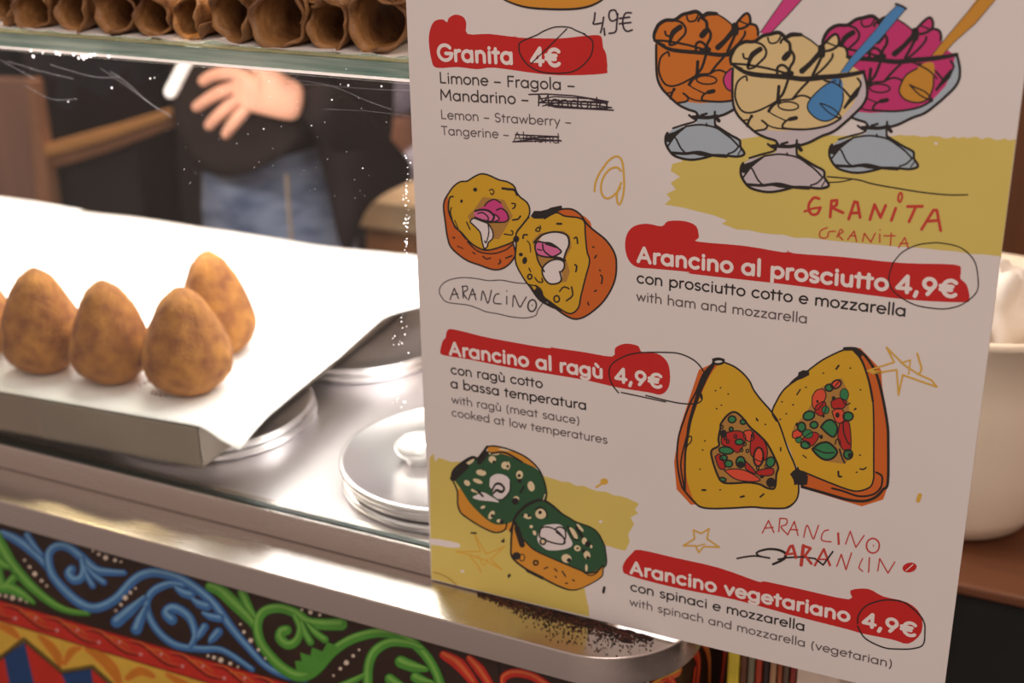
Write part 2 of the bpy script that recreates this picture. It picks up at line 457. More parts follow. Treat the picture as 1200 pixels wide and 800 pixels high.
# yellow band, leaves, beaded zigzag with red and blue fields
pk.poly([(-60, ln(-60, bot)+1), (330, ln(330, bot)+1), (330, 900), (-60, 860)], C_ye, 2, False)
for P, ww in (([(0,733),(12,738),(22,747)], [5,9,3]), ([(46,745),(58,756),(68,770),(70,780)], [2,9,9,3]), ([(94,759),(84,763),(76,777)], [3,8,4]),
              ([(100,760),(116,768),(132,784),(140,800)], [2,11,12,6]), ([(180,792),(164,786),(150,794)], [4,9,6]),
              ([(196,790),(216,802)], [3, 9])):
    pk.stroke(P, [x + 1.6 for x in ww], C_rd2, 4); pk.stroke(P, ww, C_or, 5)
ppart('beaded_zigzag')
Z = [(-30, 792), (5,767), (28,749), (73,787), (108,781), (128,799), (160, 830)]
pk.poly([(-30,792),(5,770),(11,800),(18,850),(-30,850)], C_rd, 6, False)
pk.poly([(5,770),(29,752),(40,800),(48,850),(18,850),(11,800)], C_bl3, 7, False)
pk.poly([(29,752),(72,789),(77,800),(86,850),(48,850),(40,800)], C_rd, 6, False)
pk.poly([(72,789),(107,783),(109,800),(112,850),(86,850),(77,800)], C_bl3, 7, False)
pk.poly([(107,783),(128,801),(165,850),(112,850),(109,800)], C_rd, 6, False)
pk.stroke(Z, 5, C_bk, 9, False)
for i in range(len(Z) - 1):
    a, c = Vector(Z[i]), Vector(Z[i+1]); n = int((c-a).length / 4.2)
    for k in range(n):
        p = a + (c-a) * ((k + 0.5) / n); pk.ell(p.x, p.y, 0.9, 0.9, C_ye, 10)
ppart(None)
for q_ in [o for o in list(counter.children) if o.name.split('.')[0] in ('blue_scroll', 'green_scroll', 'red_scroll', 'white_dot_row', 'red_rope_band', 'yellow_leaf_band', 'beaded_zigzag')]:
    c_ = q_.copy(); COL.objects.link(c_); c_.parent = counter; c_.location = q_.location + Vector((-0.628, 0, 0.0))
# scrolls running on round the corner of the panel and along its side
def wrap(s, z, r=0.0705):
    q = math.pi / 2 * 0.0705
    if s < 0: return Vector((0.145 + s, 0.036 - r, z))
    if s > q: return Vector((0.145 + r, 0.036 + s - q, z))
    a = s / 0.0705
    return Vector((0.145 + r*math.sin(a), 0.036 - r*math.cos(a), z))
ck = Ink(wrap, (0.7, -0.7, 0), gap=1e-4)
rs = random.Random(4)
for P, ww, m in (([(0.0,-.045),(0.02,-.034),(0.045,-.04),(0.06,-.06)], .006, C_rd), ([(0.008,-.075),(0.03,-.055),(0.05,-.05),(0.075,-.04),(0.1,-.045)], .008, C_rd2),
                 ([(0.03,-.09),(0.055,-.07),(0.08,-.065),(0.11,-.07)], .007, C_rd), ([(0.07,-.032),(0.09,-.05),(0.1,-.08)], .006, C_rd),
                 ([(0.10,-.035),(0.13,-.045),(0.15,-.07),(0.145,-.10)], .009, C_rd), ([(0.12,-.032),(0.155,-.05),(0.18,-.085),(0.185,-.12)], .008, C_rd2),
                 ([(0.09,-.075),(0.115,-.09),(0.135,-.085),(0.14,-.07)], .007, C_rd), ([(0.11,-.12),(0.14,-.105),(0.165,-.12),(0.2,-.16)], .009, C_rd),
                 ([(0.17,-.035),(0.21,-.06),(0.23,-.11),(0.22,-.15)], .010, C_rd), ([(0.09,-.10),(0.10,-.12),(0.13,-.135),(0.15,-.16)], .008, C_rd2),
                 ([(0.0,-.10),(0.03,-.115),(0.07,-.105),(0.1,-.15)], .007, C_rd), ([(0.24,-.04),(0.28,-.08),(0.30,-.14)], .009, C_rd)):
    ck.stroke(P, ww, m, 3); ck.stroke([(x, z + ww*0.22) for x, z in P], ww*0.25, C_rd2 if m is C_rd else C_ye, 5)
for x, z, r in ((0.036,-.034,.0016),(0.042,-.0345,.002),(0.049,-.035,.0024),(0.056,-.035,.002),(0.062,-.036,.0015)): ck.ell(x, z, r, r, C_wh, 8)
ob = ck.build('painted_corner_scrolls', None); ob.parent = counter; ob.location = -counter.location

# ---------------------------------------------------------------- glass case
case = empty('glass_display_case', (-0.5, 0.01, 0.027), 'glass display case front with a thick green-edged shelf across its top', 'display case')
b = MB(); b.box((-1.22, 0.0080, 0.0284), (0.155, 0.0128, 0.4215))
b.build('front_pane', MT['pane'], case)
SZ0, SZ1 = 0.4243, 0.4355
b = MB(); b.box((-1.22, 0.0125, SZ0), (0.20, 0.36, SZ1))
shelf = b.build('glass_shelf', MT['shelfglass'], case)
em = mat('green_glass_edge', (0.55, 0.68, 0.60), 0.12, coat=0.6, col2=(0.13, 0.27, 0.23), vscale=2.2, stretch=(3.5, 1, 60))
em.node_tree.nodes['Principled BSDF'].inputs['Transmission Weight'].default_value = 0.25
b = MB(); b.box((-1.22, 0.0118, SZ0), (0.20, 0.0124, SZ1)); tag(b.build('polished_edge', em, shelf), label='pale green polished front edge')
b = MB(); b.box((-1.22, 0.0088, 0.4228), (0.20, 0.0150, 0.4240))
b.build('light_strip', mat('light_strip_white', (0.9, 0.82, 0.78), 0.4, emit=((1, 0.84, 0.78), 0.5), var=0.05), case)
b = MB(); b.box((-1.22, 0.0165, SZ1), (0.20, 0.024, SZ1 + 0.0006)); b.build('painted_reflection_strip', mat('painted_reflection_yellow', (0.52, 0.50, 0.27), 0.5, col2=(0.40, 0.42, 0.24), vscale=90), shelf)  # yellowish strip painted in for the paper's reflection on the shelf top
for _x in (-1.22, 0.18):
    b = MB(); b.box((_x, 0.345, 0.0222), (_x + 0.02, 0.36, 0.4242)); b.build('shelf_post', MT['steel'], case)
# scratches and droplets on the pane
scr = translucent('scratch_haze', (0.5, 0.5, 0.55), 0.15)
sk = Ink(lambda x, y: at(x, y, Y=0.0078), (0, -1, 0))
for P, ww in (([(335,93),(365,96),(395,103),(430,118),(458,128)],1.3),([(335,98),(380,100),(430,104),(480,106)],1.1),([(130,84),(150,98),(172,118),(200,136)],2.4),
              ([(118,80),(150,102),(185,128)],1.6),([(10,72),(50,84),(85,92)],2.2),([(30,100),(60,116),(90,116)],1.4),([(340,96),(350,88)],1),([(0,70),(40,92)],2.0),
              ([(380,128),(430,130),(480,136)],0.8),([(60,76),(110,90),(140,90)],2.2)):
    sk.stroke(P, ww, scr, 1)
ob = sk.build('scratches', None); ob['kind'] = 'stuff'; ob.parent = case; ob.location = -case.location
drop_m = translucent('water_drops', (0.95, 0.97, 1.0), 0.95)
b = MB()
def blob(b, c, r, n=6, mi=0):
    vs = [(c[0], c[1]-r*0.5, c[2]+r)]; 
    for i in range(1, 4):
        for k in range(n):
            a = math.pi*i/4; t = 2*math.pi*k/n
            vs.append((c[0]+r*math.sin(a)*math.cos(t), c[1]+0.5*r*math.sin(a)*math.sin(t), c[2]+r*math.cos(a)))
    vs.append((c[0], c[1], c[2]-r)); fs = []
    for k in range(n): fs.append((0, 1+k, 1+(k+1)%n)); fs.append((1+2*n+k, len(vs)-1, 1+2*n+(k+1)%n))
    for i in range(2):
        for k in range(n): fs.append((1+i*n+k, 1+(i+1)*n+k, 1+(i+1)*n+(k+1)%n, 1+i*n+(k+1)%n))
    b.add(vs, fs, mi)
rd = random.Random(3)
DR = [(36,59,2.4),(39,66,2.6),(66,62,3),(70,64,2),(86,64,2.4),(92,68,2),(96,66,3),(101,66,3.4),(106,65,3.2),(111,64,2.4),(127,66,2.6),(98,69,2),(50,62,1.6),
      (131,103,1.6),(80,119,1),(176,92,1.2),(181,91,0.9),(408,100,1.4),(447,101,1.2),(389,117,1),(440,90,0.8),(365,147,0.8),(309,151,0.9),(425,197,0.8)]
for _ in range(46): DR.append((477 + rd.gauss(0, 2.0), rd.uniform(180, 300), rd.uniform(0.4, 1.1)))
for _ in range(42): DR.append((469 + rd.gauss(0, 4.5), rd.uniform(362, 480), rd.uniform(0.4, 1.1)))
for _ in range(50): DR.append((rd.uniform(190, 460), rd.uniform(75, 240), rd.uniform(0.25, 0.5)))
for x, y, r in DR: blob(b, at(x, y, Y=0.0074), r * 0.00062)
ob = b.build('water_droplets', drop_m, None, smooth=True); ob.parent = case; ob.location = -case.location; ob['kind'] = 'stuff'
# ---------------------------------------------------------------- steel lids of the wells
def lid_mesh(r=0.108, h=0.0085, knob=False):
    b = MB()
    b.lathe([(0.0001, h*0.72), (r*0.55, h*0.78), (r*0.93, h*0.80), (r*0.955, h), (r*0.99, h), (r, h*0.80), (r, h*0.45), (r*0.985, h*0.2), (r*0.965, 0.0), (0.0001, 0.0)], (0, 0, 0), 72)
    return b
lid0 = None
def lid(cx, cy, z, r, label, group):
    o = lid_mesh(r).build('steel_lid', MT['steel_lid'], None, smooth=True)
    o.location = (cx, cy, z)
    o.rotation_euler.z = random.random()
    return tag(o, label, 'lid', group)
H = 0.0085
FC = (-0.046, 0.135); UC = (-0.338, 0.148); BC = (-0.293, 0.366)
for i in range(3):
    nm = ('bottom', 'middle', 'top')[i]
    o = lid(FC[0] + (0.002, -0.001, 0)[i], FC[1] + (0.001, 0.002, 0)[i], 0.0222 + i*0.0087, 0.1085 - (0.0, 0.002, 0.0)[i], f'{nm} round steel lid of the stack beside the menu board', 'steel lid stack beside the menu board')
    if i == 2:
        b = MB(); c = at(492, 538, Z=0.048) - Vector((FC[0], FC[1], 0))
        b.lathe([(0.0001, 0.0), (0.012, 0.0), (0.011, 0.004), (0.017, 0.008), (0.022, 0.013), (0.023, 0.017), (0.018, 0.022), (0.008, 0.0245), (0.0001, 0.025)], (0, 0, 0.0065), 40)
        k = b.build('knob', mat('bright_knob', (0.9, 0.88, 0.88), 0.18, 0.3, var=0.03), None, smooth=True); k.parent = o; o.rotation_euler.z = 0; k.location = (c.x, c.y, 0)
for i in range(2):
    nm = ('lower', 'upper')[i]
    lid(UC[0] - i*0.002, UC[1] - 0.001*i, 0.0222 + i*0.0087, 0.107, f'{nm} steel lid under the front corner of the tray', 'steel lids under the tray')
for i in range(2):
    nm = ('lower', 'upper')[i]
    lid(BC[0] + 0.001*i, BC[1], 0.0222 + i*0.0087, 0.102, f'{nm} steel lid of the rear stack, half hidden by white paper', 'rear steel lid stack')

# ---------------------------------------------------------------- tray and paper
TB, TT = 0.0405, 0.082
tray = empty('serving_tray', (-0.40, 0.2, TB), 'taupe deep tray under white paper, its corner resting on steel lids', 'tray')
fl = at(0, 504, Z=TB); fr = at(238, 549, Z=TB); dirr = (fr - fl).normalized()
nrm = Vector((-dirr.y, dirr.x, 0))
A = Vector((fr.x, fr.y, 0)) - dirr * 0.34 ; B = Vector((fr.x, fr.y, 0))
Cc = B + nrm * 0.47; D = A + nrm * 0.47
def wall(b, p, q, t, z0, z1):
    d = (q - p).normalized(); n = Vector((-d.y, d.x, 0)) * t
    b.prism([p, q, q + n, p + n], z0, z1)
b = MB(); wall(b, A, B, 0.002, TB, TT); b.build('front_side', MT['tray'], tray, bevel=0.0006)
b = MB(); wall(b, B, Cc, 0.002, TB, TT); b.build('right_side', MT['tray'], tray, bevel=0.0006)
b = MB(); wall(b, Cc, D, 0.002, TB, TT); b.build('rear_side', MT['tray'], tray)
b = MB(); wall(b, D, A, 0.002, TB, TT); b.build('left_side', MT['tray'], tray)
b = MB(); b.prism([A, B, Cc, D], TB, TB + 0.002); b.prism([A + nrm*.003, B + nrm*.003, Cc - nrm*.003, D - nrm*.003], TT - 0.004, TT - 0.002); b.build('base', MT['tray'], tray)
# second tray further left carries the far end of the paper
b = MB(); b.box((-1.12, 0.10, 0.0224), (-0.625, 0.52, TT - 0.001))
tag(b.build('low_plinth_box', MT['tray']), 'taupe box left of the tray, beneath the white paper', 'box')

PZ = 0.0835
edgeR = [at(281, 529, Y=0.020), at(297, 508, Z=0.075), at(315, 488, Z=0.0795), at(345, 462, Z=0.083), at(396, 420, Z=0.086), at(425, 393, Z=0.087), at(450, 371, Z=0.088), at(470, 365, Z=0.088), at(493, 360, Z=0.088), at(530, 340, Z=0.088), at(500, 303, Z=0.086)]
edgeR.sort(key=lambda p: p.y)
def lerp_tab(T, y, k):
    if y <= T[0].y: return T[0][k]
    for a, c in zip(T, T[1:]):
        if y <= c.y:
            t = (y - a.y) / max(1e-6, c.y - a.y); return a[k] + (c[k] - a[k]) * t
    return T[-1][k]
NX, NY = 90, 46
vs = []
y_back = at(240, 270, Z=PZ).y
for j in range(NY + 1):
    v = j / NY
    yy = 0.020 + (y_back - 0.020) * v
    xr = lerp_tab(edgeR, yy, 0); zr = lerp_tab(edgeR, yy, 2)
    for i in range(NX + 1):
        u = (i / NX)
        uu = 1 - (1 - u) ** 1.0
        xl = -1.08
        x = xl + (xr - xl) * uu
        yf = yy
        # front border follows the tray rim
        if v < 0.25:
            rim = B.y + (x - B.x) * dirr.y / dirr.x + 0.001
            k = (1 - v / 0.25)
            if x < B.x: yf = yy + (rim - 0.0195) * k
            else: yf = yy + (rim - 0.0195) * k * max(0, 1 - (x - B.x) / 0.03)
        dx = max(0.0, (x - (xr - 0.055)) / 0.055)
        z = PZ + (zr - PZ) * dx ** 1.6 + 0.0011 * noise.noise(Vector((x*9, yf*9, 0))) * (0.3 + dx) + 0.0012*max(0, noise.noise(Vector((x*3.1+4, yf*2.5, 2))))
        if v > 0.93: z += 0.003 * (v - 0.93) / 0.07 * (1 + noise.noise(Vector((x*8, 0, 5))))
        yo = 0.008 * noise.noise(Vector((x*5, 3, 1))) * v ** 4
        vs.append((x, yf + yo, z))
fs = [(j*(NX+1)+i, j*(NX+1)+i+1, (j+1)*(NX+1)+i+1, (j+1)*(NX+1)+i) for j in range(NY) for i in range(NX)]
paper = mesh('paper_sheet', vs, fs, MT['paper'], None, smooth=True)
m = paper.modifiers.new('solid', 'SOLIDIFY'); m.thickness = 0.0005; m.offset = 1
tag(paper, 'large white greaseproof sheet covering the tray, its corner hanging over', 'paper')
# smaller second sheet at the back left
P2 = [at(-40, 225, Z=0.0885), at(-40, 300, Z=0.0885), at(78, 262, Z=0.0885), at(97, 246, Z=0.0885), at(40, 236, Z=0.0885)]
b = MB(); b.prism([(p.x, p.y) for p in P2][::-1], 0.0878, 0.0884)
tag(b.build('paper_offcut', MT['paper']), 'small white paper piece lying at the back left of the large sheet', 'paper')
# fold lines / crumbs on the paper
crumb_m = mat('crumb_brown', (0.30, 0.11, 0.03), 0.8, var=0.4)
b = MB()
for x, y, r in ((183, 462, .0022), (188, 463, .0024), (194, 463, .0018), (178, 461, .0014), (170, 449, .0022), (174, 447, .0018), (164, 451, .0013), (292, 457, .0009)):
    p = at(x, y, Z=PZ + 0.0012); blob(b, p, r * 0.8)
tag(b.build('breadcrumbs', crumb_m), 'brown fried crumbs on the paper at the foot of the arancini', 'crumbs', kind='stuff')

# ---------------------------------------------------------------- arancini
ar_m = mat('fried_crust', (0.47, 0.19, 0.030), 0.8, var=0.0, vscale=55, bump=1.0, bscale=520, col2=(0.20, 0.058, 0.010), detail=10.0)
def arancino(px, pyb, hpx, wpx, label, seed, tilt=(0, 0), rot=0):
    rd = random.Random(seed)
    base = at(px, pyb, Z=PZ + 0.001)
    dist = (base - CAM).length
    R = wpx / 2 * dist / FPX
    # the image foot of the body lies in front of its centre
    cx, cy = base.x, base.y
    view = Vector((base.x - CAM.x, base.y - CAM.y, 0)).normalized()
    c = Vector((cx, cy, 0)) + view * R * 0.62
    Hh = hpx * dist / FPX * 1.02
    prof = []
    n = 26
    for i in range(n + 1):
        t = i / n
        # pear-like cone: flat rounded foot, round tip
        z = Hh * (1 - math.cos(math.pi * t)) / 2
        s = z / Hh
        r = R * (math.sin(math.pi * min(1, s / 0.56) / 2) ** 0.50 if s < 0.28 else 1.0)
        if s < 0.30: r = R * (1 - (1 - s / 0.30) ** 2.3 * 0.55) if s > 0 else R * 0.45
        else: r = R * (1 - ((s - 0.30) / 0.70) ** 1.55 * 0.74)
        if s > 0.86: r *= math.sqrt(max(0, 1 - ((s - 0.86) / 0.14) ** 2))
        prof.append((max(r, 1e-4), z))
    N = 56; vs = []; fs = []
    for r, z in prof:
        for k in range(N):
            a = 2*math.pi*k/N
            d = Vector((math.cos(a), math.sin(a), z / R))
            f = 1 + 0.045 * noise.noise(d * 1.3 + Vector((seed*3.1, 0, 0))) + 0.030 * noise.noise(d * 4 + Vector((seed, 2, 0))) + 0.020*noise.noise(d * 11 + Vector((seed, 5, 0))) + 0.022*noise.noise(d * 26)
            zz = z * (1 + 0.01 * noise.noise(d * 7))
            vs.append((c.x + r*f*math.cos(a) + tilt[0]*z, c.y + r*f*math.sin(a) + tilt[1]*z, PZ + 0.0018 + zz))
    for i in range(n):
        for k in range(N): fs.append((i*N+k, i*N+(k+1) % N, (i+1)*N+(k+1) % N, (i+1)*N+k))
    fs.append(tuple(range(N))[::-1]); fs.append(tuple(n*N + k for k in range(N)))
    o = mesh('arancino', vs, fs, ar_m, None, smooth=True)
    o.data.transform(Matrix.Translation(-Vector((c.x, c.y, PZ)))); o.location = (c.x, c.y, PZ)
    return tag(o, label, 'rice ball', 'fried rice cones on the white paper')
arancino(262, 422, 116, 88, 'fried rice cone standing behind and right of the others', 5, tilt=(-0.10, 0.05))
arancino(-24, 428, 108, 94, 'fried rice cone cut off by the left edge of the photo', 1)
arancino(57, 442, 116, 92, 'fried rice cone second from the left, with a rounded blunt tip', 2, tilt=(0.03, 0))
arancino(137, 455, 116, 92, 'fried rice cone in the middle of the front row', 3)
arancino(226, 469, 122, 104, 'nearest and largest fried rice cone, at the right end of the front row', 4)

# ---------------------------------------------------------------- cannoli shells on the shelf
can_m = mat('fried_shell', (0.40, 0.20, 0.070), 0.5, vscale=40, bump=1.0, bscale=160, col2=(0.10, 0.036, 0.012), detail=9, sss=0.0)
def cannolo_mesh(seed, L=0.13, r0=0.0155):
    rd = random.Random(seed); NT, NL = 44, 20; vs = []; fs = []
    ph = rd.random() * 6.28; sx = rd.uniform(0.86, 1.0)
    for j in range(NL + 1):
        y = L * j / NL
        fl = 1 + 0.16 * math.exp(-y / 0.008) + 0.16 * math.exp(-(L - y) / 0.010) + 0.04*math.sin(y*60+ph)
        for k in range(NT + 1):
            t = k / NT; a = ph + t * (2*math.pi + 0.85)
            r = r0 * fl * (0.94 + 0.13 * t) * (1 + (0.13 + 0.14*math.exp(-y/0.012)) * noise.noise(Vector((math.cos(a)*1.5, math.sin(a)*1.5, y*30 + seed))) + 0.05*noise.noise(Vector((math.cos(a)*5, math.sin(a)*5 + y*140, seed))) + 0.03*noise.noise(Vector((math.cos(a)*11, math.sin(a)*11, y*300))))
            if t > 0.93: r *= 1 + 0.22 * (t - 0.93) / 0.07
            yy = y
            yy += 0.012 * math.exp(-y/0.010) * noise.noise(Vector((math.cos(a)*1.4, math.sin(a)*1.4, seed*2.3)))
            vs.append((r * sx * math.cos(a), yy, r * math.sin(a)))
    for j in range(NL):
        for k in range(NT): fs.append((j*(NT+1)+k, j*(NT+1)+k+1, (j+1)*(NT+1)+k+1, (j+1)*(NT+1)+k))
    me = bpy.data.meshes.new('cannolo_shell'); me.from_pydata(vs, [], fs); me.materials.append(can_m)
    for p in me.polygons: p.use_smooth = True
    return me
CM = [cannolo_mesh(s) for s in range(6)]
def cannolo(px, Yf, zc, sc, seed, rz, label, rx=0.0):
    p = at(px, 20, Y=Yf)
    o = bpy.data.objects.new('cannolo_shell', CM[seed % 6]); COL.objects.link(o)
    o.location = (p.x, Yf, zc); o.scale = (sc, 1, sc); o.rotation_euler = (rx, 0, rz)
    m = o.modifiers.new('solid', 'SOLIDIFY'); m.thickness = 0.0022; m.offset = -1
    return tag(o, label, 'pastry shell', 'empty fried pastry shells on the glass shelf')
zb = SZ1 + 0.0012
row = [(-38, 0.036, 0.95), (1, 0.034, 0.84), (38, 0.036, 0.90), (82, 0.034, 1.0), (130, 0.032, 1.10), (177, 0.034, 0.94), (219, 0.034, 0.86), (266, 0.033, 1.12), (325, 0.033, 1.25), (381, 0.036, 1.0), (437, 0.033, 1.30)]
words = ['leftmost open pastry shell in the front row on the shelf, outside the frame', 'pastry shell at the left edge of the photo, front row', 'narrow dark-mouthed pastry shell, second from the left edge',
         'pastry shell third from the left edge, over a peak of white paper', 'wide-mouthed pastry shell with a dark mouth, fourth from the left edge', 'pastry shell with an amber rim just left of the brightly lit one',
         'small pastry shell lit bright yellow by an added warm spot', 'pastry shell just right of the brightly lit one', 'broad round pastry shell, third from the menu board', 'leaning narrow pastry shell, second from the menu board', 'largest pastry shell, right against the menu board']
for i, ((px, Yf, sc), wd) in enumerate(zip(row, words)):
    cannolo(px, Yf, zb + 0.0160 * sc * 1.16, sc * 0.97, i, random.uniform(-0.10, 0.06), wd)
up = [(60, 1.0), (108, 1.0), (158, 1.1), (290, 1.05), (347, 0.98), (409, 0.98), (464, 1.05)]
for i, (px, sc) in enumerate(up):
    cannolo(px + 4, 0.040, zb + 0.0495 * (1.0 + 0.06 * (i % 2)) + (0.008 if i > 2 else 0), sc, i + 2, random.uniform(-0.12, 0.1),
            'pastry shell of the upper layer, ' + ['first', 'second', 'third', 'fourth', 'fifth', 'sixth', 'last'][i] + ' from the left')
# paper liner under the shells, peaked between them
vs = []; NXl = 220
for j in range(6):
    for i in range(NXl + 1):
        x = -0.56 + 0.62 * i / NXl
        pk_ = max(0, noise.noise(Vector((x*34, 0, 1)))) ** 1.2 * 0.009 * (1 if j in (0,) else 0.25)
        vs.append((x, 0.027 + 0.034 * j + 0.003 * noise.noise(Vector((x*20, j, 0))), SZ1 + 0.0008 + (pk_ if j < 1 else 0)))
fs = [(j*(NXl+1)+i, j*(NXl+1)+i+1, (j+1)*(NXl+1)+i+1, (j+1)*(NXl+1)+i) for j in range(5) for i in range(NXl)]
tag(mesh('paper_liner', vs, fs, MT['paper'], None, smooth=True), 'crinkled white paper liner under the pastry shells on the shelf', 'paper')

# burnt crumbs and dirt on the ledge below the board
b = MB(); rd = random.Random(11)
for _ in range(1700):
    t = rd.random(); px = 560 + 205 * t
    line = 679 + 0.243 * (px - 505)
    depth = abs(rd.gauss(0, 1)) * (2.5 + 9 * max(0, math.sin(math.pi * min(1, max(0, (t - 0.1) / 0.9))))) 
    if px > 640 and rd.random() < 0.16: depth += rd.uniform(5, 26) * (1 if px < 740 else 0.6)
    q = at(px, line + 2 + depth, Z=0.0003)
    if q.y < LY + 0.003: continue
    if q.y > 0.0: continue
    r = rd.uniform(0.0002, 0.0009) * (1 if depth < 14 else 0.75)
    a0 = rd.random() * 6; n = rd.choice([4, 5, 6])
    P = [(q.x + r * rd.uniform(0.7, 2.2) * math.cos(a0 + 6.283*k/n), q.y + r * rd.uniform(0.6, 1.2) * math.sin(a0 + 6.283*k/n)) for k in range(n)]
    b.prism(P, 0.0002, 0.0002 + rd.uniform(0.0002, 0.0007), 0 if rd.random() < 0.6 else 1)
for _ in range(70):
    px = 648 + 110 * rd.random(); line = 679 + 0.243 * (px - 505)
    q = at(px, line + 1 + abs(rd.gauss(0, 5)), Z=0.0003)
    if q.y > 0.0 or q.y < LY + 0.004: continue
    r = rd.uniform(0.0015, 0.0042); n = 11
    P = [(q.x + r * 1.7 * (1 + 0.5*rd.uniform(-1, 1)) * math.cos(6.283*k/n), q.y + 0.7 * r * (1 + 0.5*rd.uniform(-1, 1)) * math.sin(6.283*k/n)) for k in range(n)]
    b.prism(P, 0.0001, 0.0002 + rd.uniform(0.0, 0.00015), 0 if rd.random() < 0.7 else 1)
tag(b.build('burnt_crumbs', [mat('burnt_black', (0.018, 0.008, 0.006), 0.8, var=0.3), mat('burnt_brown', (0.10, 0.025, 0.012), 0.7, var=0.3)]),
    'dark burnt crumbs and grease scattered on the ledge below the menu board', 'crumbs', kind='stuff')
# ---------------------------------------------------------------- people behind the case
skin_m = mat('skin', (0.72, 0.36, 0.24), 0.5, var=0.12, vscale=25, sss=0.15)
def figure(name, label, nodes, edges, regions, root, parent=None, sub=2, cat='person', group=None):
    """nodes: {key: (pos, radius or (rx, ry))}; regions: {key: material}; faces take the material of the nearest bone point"""
    keys = list(nodes); me = bpy.data.meshes.new(name)
    me.from_pydata([nodes[k][0] for k in keys], [(keys.index(a), keys.index(c)) for a, c in edges], [])
    o = bpy.data.objects.new(name, me); COL.objects.link(o)
    sk_ = o.modifiers.new('skin', 'SKIN'); sk_.use_smooth_shade = True; sk_.branch_smoothing = 0.4
    sv = me.skin_vertices[0].data
    for i, k in enumerate(keys):
        r = nodes[k][1]; sv[i].radius = (r, r) if not isinstance(r, tuple) else r
        sv[i].use_root = (k == root)
    s = o.modifiers.new('sub', 'SUBSURF'); s.levels = sub; s.render_levels = sub
    dg = bpy.context.evaluated_depsgraph_get(); dg.update()
    m2 = bpy.data.meshes.new_from_object(o.evaluated_get(dg))
    bpy.data.objects.remove(o)
    mats = []
    for m in regions.values():
        if m not in mats: mats.append(m)
    m2.materials.clear()
    for m in mats: m2.materials.append(m)
    P = {k: Vector(nodes[k][0]) for k in keys}
    segs = [(P[a], P[c], regions[c]) for a, c in edges]
    for p in m2.polygons:
        c = p.center; best = None; bd = 1e9
        for a, e, m in segs:
            d = e - a; t = max(0, min(1, (c - a).dot(d) / max(d.dot(d), 1e-9)))
            q = (c - (a + d * t)).length
            if q < bd: bd = q; best = m
        p.material_index = mats.index(best); p.use_smooth = True
    m2.name = name
    o = bpy.data.objects.new(name, m2); COL.objects.link(o)
    if parent: o.parent = parent
    return tag(o, label, cat, group)

def head_parts(o, c, face, hair_m, r=0.085):
    """eyes, brows, mouth and hair as children; face = unit vector the head looks along"""
    side = face.cross(Vector((0, 0, 1))).normalized()
    dark = mat('eye_dark', (0.02, 0.015, 0.012), 0.3, var=0.1); lip = mat('lip', (0.5, 0.16, 0.13), 0.5, var=0.1)
    for s in (-1, 1):
        b = MB(); blob(b, c + face*r*0.90 + side*s*0.030 + Vector((0,0,0.004)), 0.009, 12); b.build('eye', dark, o, True)
        b = MB(); e = c + face*r*0.95 + side*s*0.030 + Vector((0,0,0.022)); b.bar(e - side*0.016, e + side*0.016, 0.006, 0.005); b.build('eyebrow', hair_m, o, bevel=0.002)
    b = MB(); b.bar(c + face*r*0.80 - side*0.022 + Vector((0,0,-0.058)), c + face*r*0.80 + side*0.022 + Vector((0,0,-0.058)), 0.012, 0.009); b.build('mouth', lip, o)
    b = MB(); b.bar(c + face*r*0.84 + Vector((0,0,0.006)), c + face*(r*1.06) + Vector((0,0,-0.030)), 0.018, 0.016); b.build('nose', skin_m, o, bevel=0.004)
    for s in (-1, 1):
        b = MB(); blob(b, c + side*s*r*0.90 + Vector((0,0,-0.012)), 0.020, 12); b.build('ear', skin_m, o, True)
    vs = []; fs = []; N = 28; K = 12
    for i in range(K + 1):
        for k in range(N):
            a = 2*math.pi*k/N; th = (math.pi*0.60) * i / K
            d = Vector((math.sin(th)*math.cos(a), math.sin(th)*math.sin(a), math.cos(th)))
            cut = max(0, d.dot(face)) * 0.9 * max(0, (th - 0.75))
            d2 = d * (r * 1.16 - cut * 0.10) * (1 + 0.05*noise.noise(d*5))
            vs.append(c + Vector((d2.x, d2.y, d2.z * 1.18 + 0.012)) - face * 0.012)
    for i in range(K):
        for k in range(N): fs.append((i*N+k, i*N+(k+1)%N, (i+1)*N+(k+1)%N, (i+1)*N+k))
    mesh('hair', vs, fs, hair_m, o, smooth=True)

FL = -0.95
jeans = mat('faded_denim', (0.22, 0.245, 0.33), 0.85, vscale=16, col2=(0.075, 0.095, 0.16), bump=0.3, bscale=300, stretch=(1, 1, 2.4))
knit = mat('dark_brown_knit', (0.022, 0.014, 0.013), 0.95, spec=0.1, var=0.3, vscale=40, bump=0.6, bscale=260)
black_c = mat('black_coat', (0.017, 0.010, 0.010), 0.9, spec=0.15, var=0.4, vscale=14)
navy = mat('navy_jacket', (0.009, 0.010, 0.020), 0.6, spec=0.25, var=0.4, vscale=10)
lilac = mat('lilac_shirt', (0.55, 0.52, 0.66), 0.8, var=0.15, vscale=12)
hair = mat('dark_hair', (0.03, 0.018, 0.012), 0.6, var=0.3)
PYP = 0.76
def pp(x, y, Y=PYP): return at(x, y, Y=Y)
def upto(x, y, Y, z):   # point above pixel column at height z
    p = at(x, y, Y=Y); return Vector((p.x, p.y, z))
